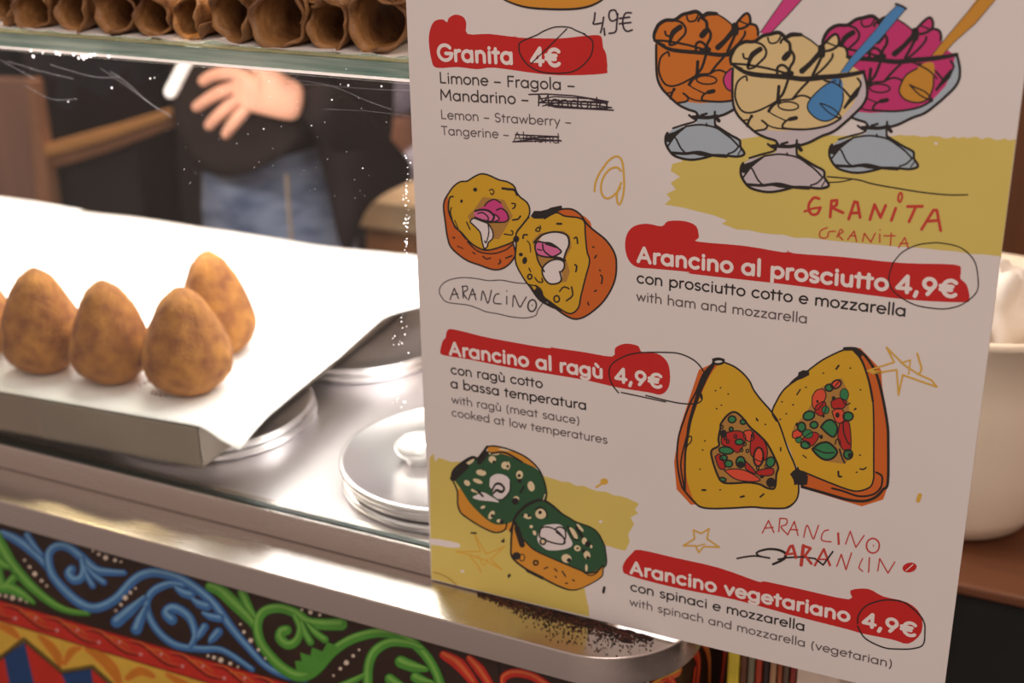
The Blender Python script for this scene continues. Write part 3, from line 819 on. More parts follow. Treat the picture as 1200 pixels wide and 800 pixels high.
# main person: open black coat over a dark knit, jeans, hand laid on the belly
hip = pp(318, 262, 0.86); sh_c = Vector((hip.x + 0.03, 0.93, 0.50))
WR = pp(352, 116, 0.70)
N_ = {
 'pelvis': (Vector((hip.x, 0.88, hip.z)), (0.125, 0.11)),
 'waist': (Vector((hip.x - 0.01, 0.885, 0.085)), (0.115, 0.10)),
 'belly': (Vector((hip.x - 0.03, 0.88, 0.16)), (0.125, 0.11)),
 'chest': (Vector((hip.x + 0.02, 0.91, 0.32)), (0.145, 0.11)),
 'collar': (Vector((hip.x + 0.02, 0.92, 0.47)), (0.085, 0.075)),
 'neck': (Vector((hip.x + 0.01, 0.91, 0.54)), 0.055),
 'jaw': (Vector((hip.x + 0.0, 0.89, 0.60)), 0.068),
 'skull': (Vector((hip.x + 0.0, 0.90, 0.69)), (0.080, 0.088)),
 'r_sh': (Vector((hip.x + 0.17, 0.91, 0.44)), 0.058),
 'r_el': (pp(428, 172, 0.87), 0.048),
 'r_fa': (pp(396, 142, 0.79), 0.042),
 'r_wr': (WR + Vector((0.012, 0.015, 0.0)), 0.032),
 'l_sh': (Vector((hip.x - 0.17, 0.93, 0.44)), 0.060),
 'l_el': (Vector((hip.x - 0.20, 1.07, 0.24)), 0.048),
 'l_wr': (Vector((hip.x - 0.04, 1.11, 0.10)), 0.036),
 'l_ha': (Vector((hip.x + 0.04, 1.11, 0.07)), 0.030),
 'r_hip': (Vector((hip.x + 0.075, 0.87, hip.z - 0.10)), 0.098),
 'r_kn': (Vector((hip.x + 0.10, 0.86, FL + 0.50)), 0.062),
 'r_an': (Vector((hip.x + 0.10, 0.90, FL + 0.09)), 0.045),
 'r_to': (Vector((hip.x + 0.10, 0.76, FL + 0.045)), 0.042),
 'l_hip': (Vector((hip.x - 0.075, 0.89, hip.z - 0.10)), 0.098),
 'l_kn': (Vector((hip.x - 0.10, 0.88, FL + 0.50)), 0.062),
 'l_an': (Vector((hip.x - 0.10, 0.92, FL + 0.09)), 0.045),
 'l_to': (Vector((hip.x - 0.10, 0.78, FL + 0.045)), 0.042),
}
E_ = [('pelvis','waist'),('waist','belly'),('belly','chest'),('chest','collar'),('collar','neck'),('neck','jaw'),('jaw','skull'),('collar','r_sh'),('r_sh','r_el'),('r_el','r_fa'),('r_fa','r_wr'),
      ('collar','l_sh'),('l_sh','l_el'),('l_el','l_wr'),('l_wr','l_ha'),('pelvis','r_hip'),('r_hip','r_kn'),('r_kn','r_an'),('r_an','r_to'),('pelvis','l_hip'),('l_hip','l_kn'),('l_kn','l_an'),('l_an','l_to')]
Rg = {'waist': jeans, 'belly': knit, 'chest': knit, 'collar': knit, 'neck': knit, 'jaw': skin_m, 'skull': skin_m, 'r_sh': black_c, 'r_el': black_c, 'r_fa': black_c, 'r_wr': black_c, 'l_sh': black_c,
      'l_el': black_c, 'l_wr': black_c, 'l_ha': skin_m, 'r_hip': jeans, 'r_kn': jeans, 'r_an': jeans, 'r_to': black_c, 'l_hip': jeans, 'l_kn': jeans, 'l_an': jeans, 'l_to': black_c}
person = figure('person', 'person in jeans and open black coat, one hand laid on a dark sweater', N_, E_, Rg, 'pelvis')
head_parts(person, N_['skull'][0], Vector((-0.5, -0.85, 0)).normalized(), hair)
# hand: one skinned surface, four fingers reaching left, thumb up along the sweater
def hp(x, y, Y=0.70): return at(x, y, Y=Y)
K = {'wr': (hp(357, 121, 0.715), (0.024, 0.030)), 'heel': (hp(338, 118, 0.70), (0.022, 0.034)), 'palm': (hp(312, 112, 0.695), (0.020, 0.038)), 'kn': (hp(293, 110, 0.69), (0.016, 0.030))}
Eh = [('wr','heel'),('heel','palm'),('palm','kn')]
F_ = [('a', [(280,86),(262,85),(247,89),(235,97)]), ('b', [(276,100),(257,108),(242,117),(228,127)]), ('c', [(280,114),(265,127),(252,139),(243,150)]), ('d', [(290,124),(279,138),(270,149),(263,160)])]
for nm, P in F_:
    prev = 'kn'
    for i, (x, y) in enumerate(P):
        k = nm + str(i); K[k] = (hp(x, y, 0.69 + (0.0, -0.006, 0.0, 0.010)[i]), (0.0105, 0.0100, 0.0090, 0.0078)[i]); Eh.append((prev, k)); prev = k
K['t0'] = (hp(318, 88, 0.685), 0.015); K['t1'] = (hp(296, 72, 0.675), 0.012); K['t2'] = (hp(278, 64, 0.675), 0.0095)
Eh += [('palm','t0'),('t0','t1'),('t1','t2')]
hand = figure('hand', None, K, Eh, {k: skin_m for k in K}, 'palm', parent=person, cat=None)
# sweater front with its hem, coat panel on the right
def sheet(name, cols, m, parent, thick=0.004):
    """cols: list of columns, each a list of points"""
    n = len(cols[0]); vs = [p for c in cols for p in c]
    fs = [(i*n+j, (i+1)*n+j, (i+1)*n+j+1, i*n+j+1) for i in range(len(cols)-1) for j in range(n-1)]
    o = mesh(name, vs, fs, m, parent, smooth=True)
    s = o.modifiers.new('sub', 'SUBSURF'); s.levels = 2; s.render_levels = 2
    s = o.modifiers.new('solid', 'SOLIDIFY'); s.thickness = thick; s.offset = 0
    return o
sw = []
for (xt, xb, yb, d) in ((196, 202, 130, 0.84), (205, 214, 172, 0.79), (230, 236, 205, 0.755), (280, 282, 210, 0.735), (322, 322, 190, 0.735), (362, 356, 160, 0.76), (390, 380, 140, 0.82)):
    col = []
    for t in (0, 0.25, 0.5, 0.75, 1.0):
        x = xt + (xb - xt) * t; y = -60 + (yb + 60) * t
        col.append(at(x, y, Y=d + 0.05 * (1 - t)))
    sw.append(col)
sheet('sweater_front', sw, knit, person)
cp = []
for (xt, yt, xb, yb, d) in ((362, 128, 392, 250, 0.80), (383, 120, 400, 296, 0.775), (412, 124, 412, 296, 0.785), (436, 140, 422, 250, 0.81), (460, 165, 445, 226, 0.86), (482, 190, 480, 214, 0.93)):
    col = []
    for t in (0, 0.25, 0.5, 0.75, 1.0):
        col.append(at(xt + (xb - xt) * t, yt + (yb - yt) * t, Y=d + 0.01 * math.sin(t * 5)))
    cp.append(col)
sheet('coat_panel', cp, black_c, person)
# grey-brown pocket side of the trousers and seam
b = MB()
for P in ([(336,205),(338,240),(342,285)],):
    for a, c in zip(P, P[1:]): b.bar(pp(*a, 0.757), pp(*c, 0.757), 0.004, 0.004)
b.build('trouser_seam', mat('tan_stitching', (0.36, 0.26, 0.18), 0.8, var=0.2), person)
# white rod the person holds at the side
b = MB()
p0, p1 = at(197, 114, Y=0.62), at(235, 40, Y=0.62)
o = figure('white_rod', 'slim white rod with a rounded lower end, left of the hand', {'a': (p0, 0.0105), 'b': (p0.lerp(p1, 0.3), 0.0098), 'c': (p1, 0.0100), 'd': (at(262, -18, Y=0.63), 0.0100)}, [('a','b'),('b','c'),('c','d')],
           {k: mat('white_plastic', (0.82, 0.78, 0.76), 0.4, var=0.04) if k == 'b' else bpy.data.materials.get('white_plastic') or skin_m for k in 'bcd'}, 'a', cat='rod')
o.data.materials.clear(); o.data.materials.append(bpy.data.materials['white_plastic'])
for p in o.data.polygons: p.material_index = 0

# seated person in a navy jacket behind the bench, left
def simple_person(label, c, top_m, leg_m, face, arm_to=None, hz=0.0, hair_m=hair, rs=1.0, extra=None):
    x, y = c; z = hz
    N = {'pelvis': (Vector((x, y, z)), (0.15*rs, 0.12)), 'belly': (Vector((x, y, z+0.20)), (0.155*rs, 0.12)), 'chest': (Vector((x, y, z+0.40)), (0.165*rs, 0.12)), 'collar': (Vector((x, y, z+0.53)), 0.08),
         'neck': (Vector((x, y, z+0.60)), 0.055), 'jaw': (Vector((x, y-0.02, z+0.66)), 0.068), 'skull': (Vector((x, y-0.01, z+0.75)), (0.08, 0.088)),
         'rs': (Vector((x+0.20, y, z+0.50)), 0.062), 're': (Vector((x+0.27, y-0.05, z+0.24)), 0.052), 'rw': (arm_to or Vector((x+0.27, y, z-0.03)), 0.036),
         'ls': (Vector((x-0.20, y, z+0.50)), 0.062), 'le': (Vector((x-0.27, y-0.05, z+0.24)), 0.052), 'lw': (Vector((x-0.27, y, z-0.03)), 0.036),
         'rh': (Vector((x+0.09, y, z-0.10)), 0.10), 'rk': (Vector((x+0.11, y-0.02, FL+0.48)), 0.065), 'ra': (Vector((x+0.11, y, FL+0.09)), 0.045), 'rt': (Vector((x+0.11, y-0.13, FL+0.045)), 0.042),
         'lh': (Vector((x-0.09, y, z-0.10)), 0.10), 'lk': (Vector((x-0.11, y-0.02, FL+0.48)), 0.065), 'la': (Vector((x-0.11, y, FL+0.09)), 0.045), 'lt': (Vector((x-0.11, y-0.13, FL+0.045)), 0.042)}
    Ed = [('pelvis','belly'),('belly','chest'),('chest','collar'),('collar','neck'),('neck','jaw'),('jaw','skull'),('collar','rs'),('rs','re'),('re','rw'),('collar','ls'),('ls','le'),('le','lw'),
          ('pelvis','rh'),('rh','rk'),('rk','ra'),('ra','rt'),('pelvis','lh'),('lh','lk'),('lk','la'),('la','lt')]
    R = {k: top_m for k in N}
    for k in ('jaw','skull'): R[k] = skin_m
    for k in ('rh','rk','ra','lh','lk','la'): R[k] = leg_m
    o = figure('person', label, N, Ed, R, 'pelvis')
    head_parts(o, N['skull'][0], face, hair_m)
    for k, e in (('rw','re'), ('lw','le')):
        w_ = N[k][0]; d = (w_ - N[e][0]).normalized(); sd = d.cross(Vector((0,0,1))).normalized(); u = d
        H_ = {'w': (w_ - d*0.01, 0.026), 'p': (w_ + d*0.05, (0.034, 0.018)), 'k': (w_ + d*0.085, (0.032, 0.014))}
        Q = [('w','p'),('p','k')]
        for i in range(4):
            s_ = (i - 1.5) * 0.021
            L_ = (0.062, 0.070, 0.066, 0.052)[i]
            a_ = w_ + d*0.10 + sd*s_
            H_['f%d0' % i] = (a_, 0.0095); H_['f%d1' % i] = (a_ + d*L_*0.55 + sd*s_*0.1 - Vector((0,0,0.006)), 0.0085); H_['f%d2' % i] = (a_ + d*L_ - Vector((0,0,0.018)), 0.0072)
            Q += [('k','f%d0' % i), ('f%d0' % i,'f%d1' % i), ('f%d1' % i,'f%d2' % i)]
        H_['t0'] = (w_ + d*0.035 - sd*0.040, 0.012); H_['t1'] = (w_ + d*0.075 - sd*0.055, 0.0095); Q += [('p','t0'),('t0','t1')]
        figure('hand', None, H_, Q, {q: skin_m for q in H_}, 'p', parent=o, cat=None)
    return o
c1 = at(95, 110, Y=1.45)
simple_person('person in a dark navy jacket beyond the wooden bench rail', (c1.x, 1.52), navy, black_c, Vector((0.3, -0.95, 0)).normalized(), hz=-0.02, rs=1.45, arm_to=Vector((c1.x + 0.10, 1.78, 0.02)))
c2 = at(505, 110, Y=1.35)
simple_person('person in a pale lilac top with a bare forearm, beside the menu board', (c2.x + 0.16, 1.42), lilac, black_c, Vector((-0.4, -0.9, 0)).normalized(), arm_to=at(462, 215, Y=1.28), hz=0.05)
o2 = bpy.data.objects[-1] if False else None

# bench, post and panels in the hall
wood_l = mat('light_orange_wood', (0.50, 0.24, 0.075), 0.5, var=0.3, vscale=8, stretch=(0.4, 4, 4))
wood_d = mat('reddish_brown_board', (0.26, 0.135, 0.095), 0.5, var=0.25, vscale=5, stretch=(3, 3, 0.4))
wood_e = mat('wood_end_grain', (0.36, 0.17, 0.09), 0.5, var=0.3, vscale=10)
dkpanel = mat('dark_grey_cloth', (0.030, 0.025, 0.026), 0.8, spec=0.15, var=0.3, vscale=9)
bench = empty('wooden_bench', (at(30, 200, Y=1.05).x, 1.1, FL), 'wooden bench with a brown end board and an orange wood rail', 'bench')
def quad_board(px4, Y, t, name, m, parent, bevel=0.003):
    P = [at(x, y, Y=Y) for x, y in px4]; n = len(P)
    b = MB(); b.add(P + [p + Vector((0, t, 0)) for p in P], [tuple(range(n))[::-1], tuple(range(n, 2*n))] + [(i, (i+1) % n, n+(i+1) % n, n+i) for i in range(n)])
    return b.build(name, m, parent, bevel=bevel)
quad_board([(-60, 90), (30, 93), (42, 240), (54, 420), (-60, 400)], 1.05, 0.02, 'end_board', wood_d, bench)
quad_board([(30, 93), (37, 95), (60, 240), (70, 420), (54, 420), (42, 240)], 1.045, 0.03, 'board_edge', wood_e, bench)
quad_board([(44, 172), (118, 152), (196, 128), (198, 139), (120, 166), (46, 187)], 1.05, 0.06, 'top_rail', wood_l, bench)
quad_board([(46, 187), (120, 166), (198, 139), (200, 150), (122, 180), (48, 202)], 1.06, 0.05, 'lower_rail', mat('mid_brown_wood', (0.27, 0.115, 0.05), 0.5, var=0.3), bench)
quad_board([(52, 198), (160, 170), (170, 300), (172, 420), (62, 420)], 1.09, 0.012, 'back_panel', dkpanel, bench)
b = MB()
for x in (0.0, 0.17):
    b2 = MB(); p = at(60, 300, Y=1.1); b2.box((p.x - 0.02 + x, 1.10, FL), (p.x + 0.02 + x, 1.14, -0.20)); b2.build('leg', wood_d, bench)
# pale table at the right, behind the case
T1 = at(430, 232, Y=1.12)
tb = empty('pale_wood_table', (T1.x + 0.3, 1.15, FL), 'pale wooden table top behind the case, next to the menu board', 'table')
zt = T1.z
b = MB(); b.box((T1.x - 0.02, 1.10, zt - 0.05), (T1.x + 0.75, 1.24, zt + 0.004)); b.build('table_top', mat('pale_wood', (0.85, 0.60, 0.36), 0.5, var=0.2, vscale=8, stretch=(0.5, 4, 4)), tb, bevel=0.004)
b = MB(); b.box((T1.x, 1.11, zt - 0.22), (T1.x + 0.73, 1.14, zt - 0.05)); b.build('apron', mat('apron_brown', (0.48, 0.21, 0.085), 0.5, var=0.3), tb)
for x in (0.02, 0.68):
    for y in (1.12, 1.20):
        b = MB(); b.box((T1.x + x, y, FL), (T1.x + x + 0.035, y + 0.035, zt - 0.05)); b.build('leg', wood_d, tb)
# ---------------------------------------------------------------- right of the board: tub on a wooden table
TY = 0.45
foot = at(1142, 643, Y=TY - 0.075); zt2 = foot.z
bx = at(1142, 345, Y=TY); ztop = bx.z - zt2
tub = empty('white_tub', (bx.x, TY, zt2), 'round cream plastic tub right of the menu board', 'tub')
tm = mat('cream_plastic', (0.84, 0.72, 0.56), 0.4, var=0.04, vscale=6)
b = MB()
b.lathe([(0.0001, 0.0), (0.062, 0.0), (0.080, 0.008), (0.094, 0.03), (0.107, ztop*0.35), (0.119, ztop*0.7), (0.126, ztop - 0.008), (0.133, ztop - 0.006), (0.134, ztop), (0.131, ztop + 0.003), (0.124, ztop - 0.002),
         (0.115, ztop*0.7), (0.103, ztop*0.35), (0.09, 0.03), (0.0001, 0.02)], (bx.x, TY, zt2), 72)
b.build('tub_body', tm, tub, smooth=True)
b = MB(); b.lathe([(0.0001, ztop*0.62), (0.05, ztop*0.63), (0.111, ztop*0.60)], (bx.x, TY, zt2), 48)
tag(b.build('brown_filling', mat('brown_filling', (0.20, 0.09, 0.04), 0.7, var=0.5, vscale=30), tub, smooth=True), label='brown contents of the tub')
crm = mat('white_cloth', (0.80, 0.74, 0.66), 0.8, var=0.1, vscale=12)
vs = []; fs = []
cc = at(1163, 365, Y=TY - 0.015)
for i in range(17):
    for k in range(36):
        a = 2*math.pi*k/36; th = math.pi*i/16
        d = Vector((math.sin(th)*math.cos(a), math.sin(th)*math.sin(a), math.cos(th)))
        r_ = 0.045 * (1 + 0.45*noise.noise(d*1.9 + Vector((2,0,0))) + 0.15*noise.noise(d*5))
        vs.append(cc + Vector((d.x*r_*0.75, d.y*r_*0.8, d.z*r_*1.1)))
for i in range(16):
    for k in range(36): fs.append((i*36+k, i*36+(k+1)%36, (i+1)*36+(k+1)%36, (i+1)*36+k))
tag(mesh('crumpled_cloth', vs, fs, crm, None, smooth=True), 'crumpled white cloth lying in the cream tub', 'cloth')
st = empty('side_table', (bx.x + 0.2, TY + 0.3, FL), 'dark brown wooden table carrying the cream tub', 'table')
dkw = mat('dark_table_wood', (0.16, 0.055, 0.022), 0.4, var=0.4, vscale=7, stretch=(0.5, 4, 4))
b3 = MB(); b3.box((bx.x - 0.12, TY - 0.145, zt2 - 0.012), (bx.x + 0.62, TY + 0.55, zt2)); b3.build('table_top', dkw, st, bevel=0.003)
b3 = MB(); b3.box((bx.x - 0.11, TY - 0.135, FL), (bx.x + 0.60, TY - 0.12, zt2 - 0.012)); b3.build('black_front_panel', mat('near_black_panel', (0.010, 0.010, 0.010), 0.8, var=0.3), st)
b3 = MB(); b3.box((bx.x - 0.11, TY - 0.12, FL), (bx.x - 0.095, TY + 0.53, zt2 - 0.012)); b3.build('side_panel', bpy.data.materials['near_black_panel'], st)

# coloured packets low behind the rounded counter corner
PKY = 0.075
shz = at(900, 800, Y=PKY).z - 0.20
cols = [('brown', (0.20, 0.08, 0.03)), ('ochre', (0.36, 0.17, 0.03)), ('yellow', (0.75, 0.50, 0.05)), ('dark brown', (0.12, 0.05, 0.03)), ('grey-green', (0.16, 0.15, 0.10)), ('dark red', (0.30, 0.04, 0.02)),
        ('black', (0.03, 0.02, 0.02)), ('tan', (0.30, 0.18, 0.10)), ('rust brown', (0.24, 0.07, 0.03)), ('grey-brown', (0.10, 0.07, 0.05)), ('maroon', (0.20, 0.03, 0.025)), ('pale pink', (0.80, 0.50, 0.42))]
edges_px = [826, 838, 851, 866, 875, 884, 893, 901, 910, 917, 925, 933, 985]
for i, (nm, c) in enumerate(cols):
    a = at(edges_px[i], 790, Y=PKY); c2 = at(edges_px[i+1], 790, Y=PKY)
    a.x = max(a.x, 0.236)
    if c2.x - a.x < 0.004: continue
    b = MB(); hgt = 0.245 + 0.015 * math.sin(i * 2.3)
    b.box((a.x + 0.0004, PKY, shz), (c2.x - 0.0004, PKY + 0.08, shz + hgt))
    tag(b.build('slim_packet', mat('packet_' + nm.replace(' ', '_'), tuple(min(0.9, q*1.5) for q in c), 0.35, var=0.3, vscale=30), bevel=0.002), f'{nm} upright packet in the row below the menu board\'s lower edge', 'packet', 'upright packets behind the counter corner')
b = MB(); b.box((0.236, PKY - 0.02, shz - 0.02), (at(1000, 790, Y=PKY).x, PKY + 0.14, shz)); 
q = b.v[0]
b.box((0.24, PKY, FL), (at(1000, 790, Y=PKY).x - 0.01, PKY + 0.12, shz - 0.02))
tag(b.build('packet_stand', dkw), 'dark wooden stand under the row of packets', 'stand')
# ---------------------------------------------------------------- the menu board
sign = empty('menu_board', (0.21, 0.0, 0.001), 'tall white menu board with red headings and drawn food, propped on the counter', 'menu board')
BL, BR = at(505.5, 679, Y=0), at(1103.9, 824.5, Y=0)
TL, TR = at(475.8, 0, Y=0), at(1200, 93, Y=0)
TL = BL + (TL - BL) * 1.225; TR = BR + (TR - BR) * 1.30
TL.z = max(TL.z, 0.595); TR.z = TL.z + 0.003
b = MB()
Q = [BL, BR, TR, TL]
b.add([(q.x, 0, max(q.z, 0.0012)) for q in Q] + [(q.x, 0.003, max(q.z, 0.0012)) for q in Q], [(0, 1, 2, 3), (7, 6, 5, 4), (1, 0, 4, 5), (2, 1, 5, 6), (3, 2, 6, 7), (0, 3, 7, 4)], 0)
b.m = [0, 0, 1, 1, 1, 1]
b.build('board', [MT['white'], MT['boardedge']], sign)
S3 = lambda x, y: at(x, y, Y=0)
def ink(): return Ink(S3, (0, -1, 0))
def im(n, c): return mat(n, c, 0.45, var=0.05, vscale=14)
K0 = im('print_black', (0.018, 0.015, 0.014)); K1 = im('print_dark_grey', (0.055, 0.045, 0.045)); K2 = im('print_grey', (0.13, 0.11, 0.11))
RED = im('print_red', (0.60, 0.013, 0.012)); REDP = im('pencil_red', (0.60, 0.05, 0.035)); CR = im('print_cream_letters', (0.90, 0.84, 0.82))
YB = im('print_pale_yellow', (0.72, 0.60, 0.15)); YA = im('print_yellow', (0.70, 0.42, 0.018)); OR = im('print_orange', (0.66, 0.14, 0.015)); OR2 = im('print_granita_orange', (0.68, 0.20, 0.02))
BRN = im('print_brown', (0.46, 0.24, 0.05)); PK1 = im('print_pink', (0.66, 0.055, 0.26)); PK2 = im('print_light_pink', (0.74, 0.17, 0.40)); WH = im('print_white', (0.84, 0.80, 0.80))
GN = im('print_dark_green', (0.022, 0.10, 0.040)); GN2 = im('print_green', (0.03, 0.24, 0.085)); MU = im('print_mustard', (0.72, 0.32, 0.03)); CM2 = im('print_cream', (0.78, 0.62, 0.30)); CM3 = im('print_light_cream', (0.84, 0.72, 0.46))
BL1 = im('print_blue', (0.07, 0.28, 0.62)); GB = im('print_glass_blue', (0.42, 0.53, 0.62)); GW = im('print_glass_lilac', (0.62, 0.58, 0.62)); MG = im('print_magenta', (0.60, 0.035, 0.20)); TOM = im('print_tomato', (0.78, 0.09, 0.04)); DRD = im('print_dark_red', (0.50, 0.02, 0.015))
MUS = im('print_spoon_ochre', (0.62, 0.30, 0.03)); YP = im('pencil_yellow', (0.74, 0.46, 0.06))
PEN = im('marker_ink', (0.035, 0.020, 0.035))

# --- a geometric single-weight alphabet drawn with arcs and bars (units: x-height 50, capitals 70)
def arc(cx, cy, rx, ry, a0, a1, n=18):
    return [(cx + rx*math.cos(math.radians(a0 + (a1-a0)*k/n)), cy + ry*math.sin(math.radians(a0 + (a1-a0)*k/n))) for k in range(n+1)]
O_ = arc(24, 24, 22, 23, 0, 360, 28)
G = {
 'a': (54, [O_, [(46,46),(46,1)]]), 'b': (54, [arc(28,24,22,23,0,360,28), [(6,74),(6,1)]]), 'c': (46, [arc(25,24,22,23,48,312)]),
 'd': (54, [O_, [(46,74),(46,1)]]), 'e': (50, [[(3,25),(46,25)] , arc(24.5,24,22,23,2,315,26)]), 'f': (30, [[(10,1),(10,58)] + arc(22,58,12,14,180,70,8), [(1,46),(24,46)]]),
 'g': (54, [O_, [(46,46),(46,-2)] + arc(24,-3,22,17,0,-145,12)]), 'h': (50, [[(6,74),(6,1)], arc(24,27,18,20,180,0,14) + [(42,1)]]),
 'i': (15, [[(7,46),(7,1)], [(7,63),(7,65)]]), 'k': (44, [[(6,74),(6,1)], [(36,46),(8,20)], [(17,28),(40,1)]]), 'l': (15, [[(7,74),(7,1)]]),
 'm': (78, [[(6,46),(6,1)], arc(22.5,28,16.5,19,180,0,12) + [(39,1)], arc(55.5,28,16.5,19,180,0,12) + [(72,1)]]), 'n': (50, [[(6,46),(6,1)], arc(24,27,18,20,180,0,14) + [(42,1)]]),
 'o': (50, [arc(25,24,22,23,0,360,28)]), 'p': (54, [arc(28,24,22,23,0,360,28), [(6,46),(6,-22)]]), 'r': (29, [[(6,46),(6,1)], [(6,26)] + arc(24,28,18,19,170,80,8)]),
 's': (38, [arc(19,35.5,13.5,11.5,35,215,10) + [(14,26),(24,22)] + arc(19,12.5,15,11.5,40,-150,12)]), 't': (29, [[(12,62),(12,1)], [(0,46),(26,46)]]),
 'u': (50, [[(6,46),(6,22)] + arc(24,21,18,20,180,360,14) + [(42,46)], [(42,30),(42,1)]]), 'v': (44, [[(3,46),(22,2),(41,46)]]), 'w': (66, [[(3,46),(18,3),(33,44),(48,3),(63,46)]]),
 'y': (44, [[(3,46),(23,3)], [(41,46),(13,-21)]]), 'z': (42, [[(4,45),(36,45),(4,2),(37,2)]]),
 'A': (64, [[(4,1),(31,69),(58,1)], [(13,22),(49,22)]]), 'G': (72, [arc(37,35,33,34,42,330,26), [(70,32),(40,32)], [(70,32),(65,16)]]), 'L': (46, [[(7,69),(7,2),(40,2)]]),
 'F': (46, [[(7,1),(7,68),(42,68)], [(7,38),(37,38)]]), 'M': (80, [[(7,1),(10,69),(39,20),(68,69),(71,1)]]), 'T': (52, [[(3,68),(49,68)], [(26,68),(26,1)]]),
 'S': (50, [arc(25,50.5,18,17.5,35,215,12) + [(19,38),(32,33)] + arc(25,19,19,17.5,40,-155,14)]),
 '4': (54, [[(40,1),(40,69),(4,17),(52,17)]]), '9': (54, [arc(26,46,20,21,0,360,26), [(45,40),(20,1)]]), ',': (22, [[(12,6),(6,-12)]]), '0': (54, [arc(26,35,22,34,0,360,28)]),
 '\u20ac': (64, [arc(38,34,27,33,48,312,22), [(2,42),(44,42)], [(2,27),(40,27)]]), '(': (26, [arc(34,26,26,50,130,230,12)]), ')': (26, [arc(-8,26,26,50,50,-50,12)]),
 '\u2013': (46, [[(3,25),(40,25)]]), '-': (34, [[(4,25),(28,25)]]), ' ': (24, []),
}
G['\u00f9'] = (50, G['u'][1] + [[(16,70),(27,58)]])
def text(I, s, p0, p1, weight, m, hs=1.0, layer=8, track=None, last_pad=True):
    track = (9.5 if m is CR else 7.0) if track is None else track
    hs = hs * 0.93
    """text along the straight line between two image-space points, laid out in the plane of the board"""
    a, c = at(*p0, Y=0), at(*p1, Y=0)
    U = Vector((a.x, a.z)); V = Vector((c.x, c.z)) - U
    adv = sum(G[ch][0] + track for ch in s) - track
    sc = V.length / adv; d = V.normalized(); up = Vector((-d.y, d.x))
    J = Ink(lambda x, y: Vector((x, 0, y)), (0, -1, 0)); J.mb = I.mb; J.mats = I.mats; J.k = I.k
    x = 0.0
    for ch in s:
        w_, st = G[ch]
        for P in st:
            R = [U + d*((x + q[0])*sc) + up*(q[1]*sc*hs) for q in P]
            J.stroke([(r.x, r.y) for r in R], weight*sc, m, layer, smooth=False)
        x += w_ + track
    return sc

# --- heading patches
_nm = [None]
def part(name):
    global I
    if _nm[0] and I.mb.f: I.build(_nm[0], sign)
    I = ink(); _nm[0] = name
part('red_heading_patch')
I.poly([(511.5,79.3),(505.7,70),(502.6,49),(504,35),(509,25),(518.5,22.6),(524,26),(526,21),(534,17),(543,20),(546.5,27),(548,39.7),(573,39.7),(601,43),(604,41),(608,44),(655,45),(685,42),(703,41.5),(706,49),(707,56),(710.5,64),(711.7,81.7),(707.5,86.3),(666.7,88.2),(631.7,86.3),(580,79.3),(559,81),(536,78.5)], RED, 2, True, 3)
part('red_heading_patch')
I.poly([(747,313),(737,305),(732.6,290),(734.6,274.5),(743,265),(758,262),(775.6,265),(783,259),(802.4,259),(816,265),(819,278),(818,283),(873,288),(919,295.6),(923,292.5),(931,296.7),(988,301),(1057,308),(1118.6,309.8),(1126,316.7),(1125.5,326),(1133,334),(1136,351),(1126,354),(1065,351),(988,341.6),(911.6,332),(812,321),(808,318.6),(766,314.7)], RED, 2, True, 3)
part('red_heading_patch')
I.poly([(524,387.5),(530,385.5),(550,390),(575,396),(640,407.5),(645,406),(650,407.5),(685,412.5),(717.5,417.5),(721,407.5),(732.5,402.5),(747.5,405),(752.5,412.5),(770,414),(781,422.5),(785,435),(784,452.5),(775,462),(760,459.5),(725,454),(690,446),(650,439),(600,431),(550,421),(520,416),(516,411),(519,399),(522,396)], RED, 2, True, 3)
part('red_heading_patch')
I.poly([(741,647.7),(749.7,644),(790,653),(842.5,665),(888,681),(896.7,681),(937,689.7),(994.7,702),(996.5,691.5),(1017.5,689.7),(1035,698.5),(1063,705.5),(1078.7,719.5),(1079.8,740.5),(1064.7,753.8),(1045.5,749),(1010.5,742),(993,737),(930,721),(860,702),(790,688),(737.5,674),(729.8,667),(732,658)], RED, 2, True, 3)
part(None)
# --- pale yellow brushed fields
rg = random.Random(5)
def ragged(p, q, amp, n):
    a, c = Vector(p), Vector(q); d = (c-a).normalized(); nn = Vector((-d.y, d.x)); out = []
    for k in range(n): out.append(tuple(a + (c-a)*(k/n) + nn*rg.uniform(-amp, amp)))
    return out
part('yellow_brushed_field')
P = [(862,164),(900,158)] + ragged((960,158),(1080,159), 1.0, 14) + ragged((1080,160),(1188,163), 1.6, 20) + [(1190.4,163),(1172.8,301)] + ragged((1171,300),(932,277), 0.9, 14) + ragged((932,277),(850,267), 1.5, 6) + \
    [(846,262),(852,258),(836,252)] + [(800,243),(779,239.5),(786,233),(781,227),(792,222),(786,214),(797,207),(786,200),(788,192),(800,189),(792,180),(803,166)]
I.poly(P, YB, 1, False)
part('yellow_brushed_field')
P = [(503.4,536),(508,531),(510,541),(514,536),(529,541),(560,540),(600,548)] + ragged((641,559),(745,586), 1.2, 12) + [(749,590),(744,597),(748,601),(739,606),(743,614),(736,626),(738,634),(733,645),(724,643),(708,638),(688,650),(683,680),(686,694),(688,705),(690,712),(690.5,722),(600,701),(505.8,678),(504,600)]
I.poly(P, YB, 1, False)
I.poly([(503.6,631),(520,632.5),(537.4,636.5),(538,641),(526,641),(517,639.4),(503.8,637)], WH, 2)
for x, y in ((542,669),(704,611),(1097,168),(660,606)): I.ell(x, y, 2.2, 1.6, WH, 2)
part(None)
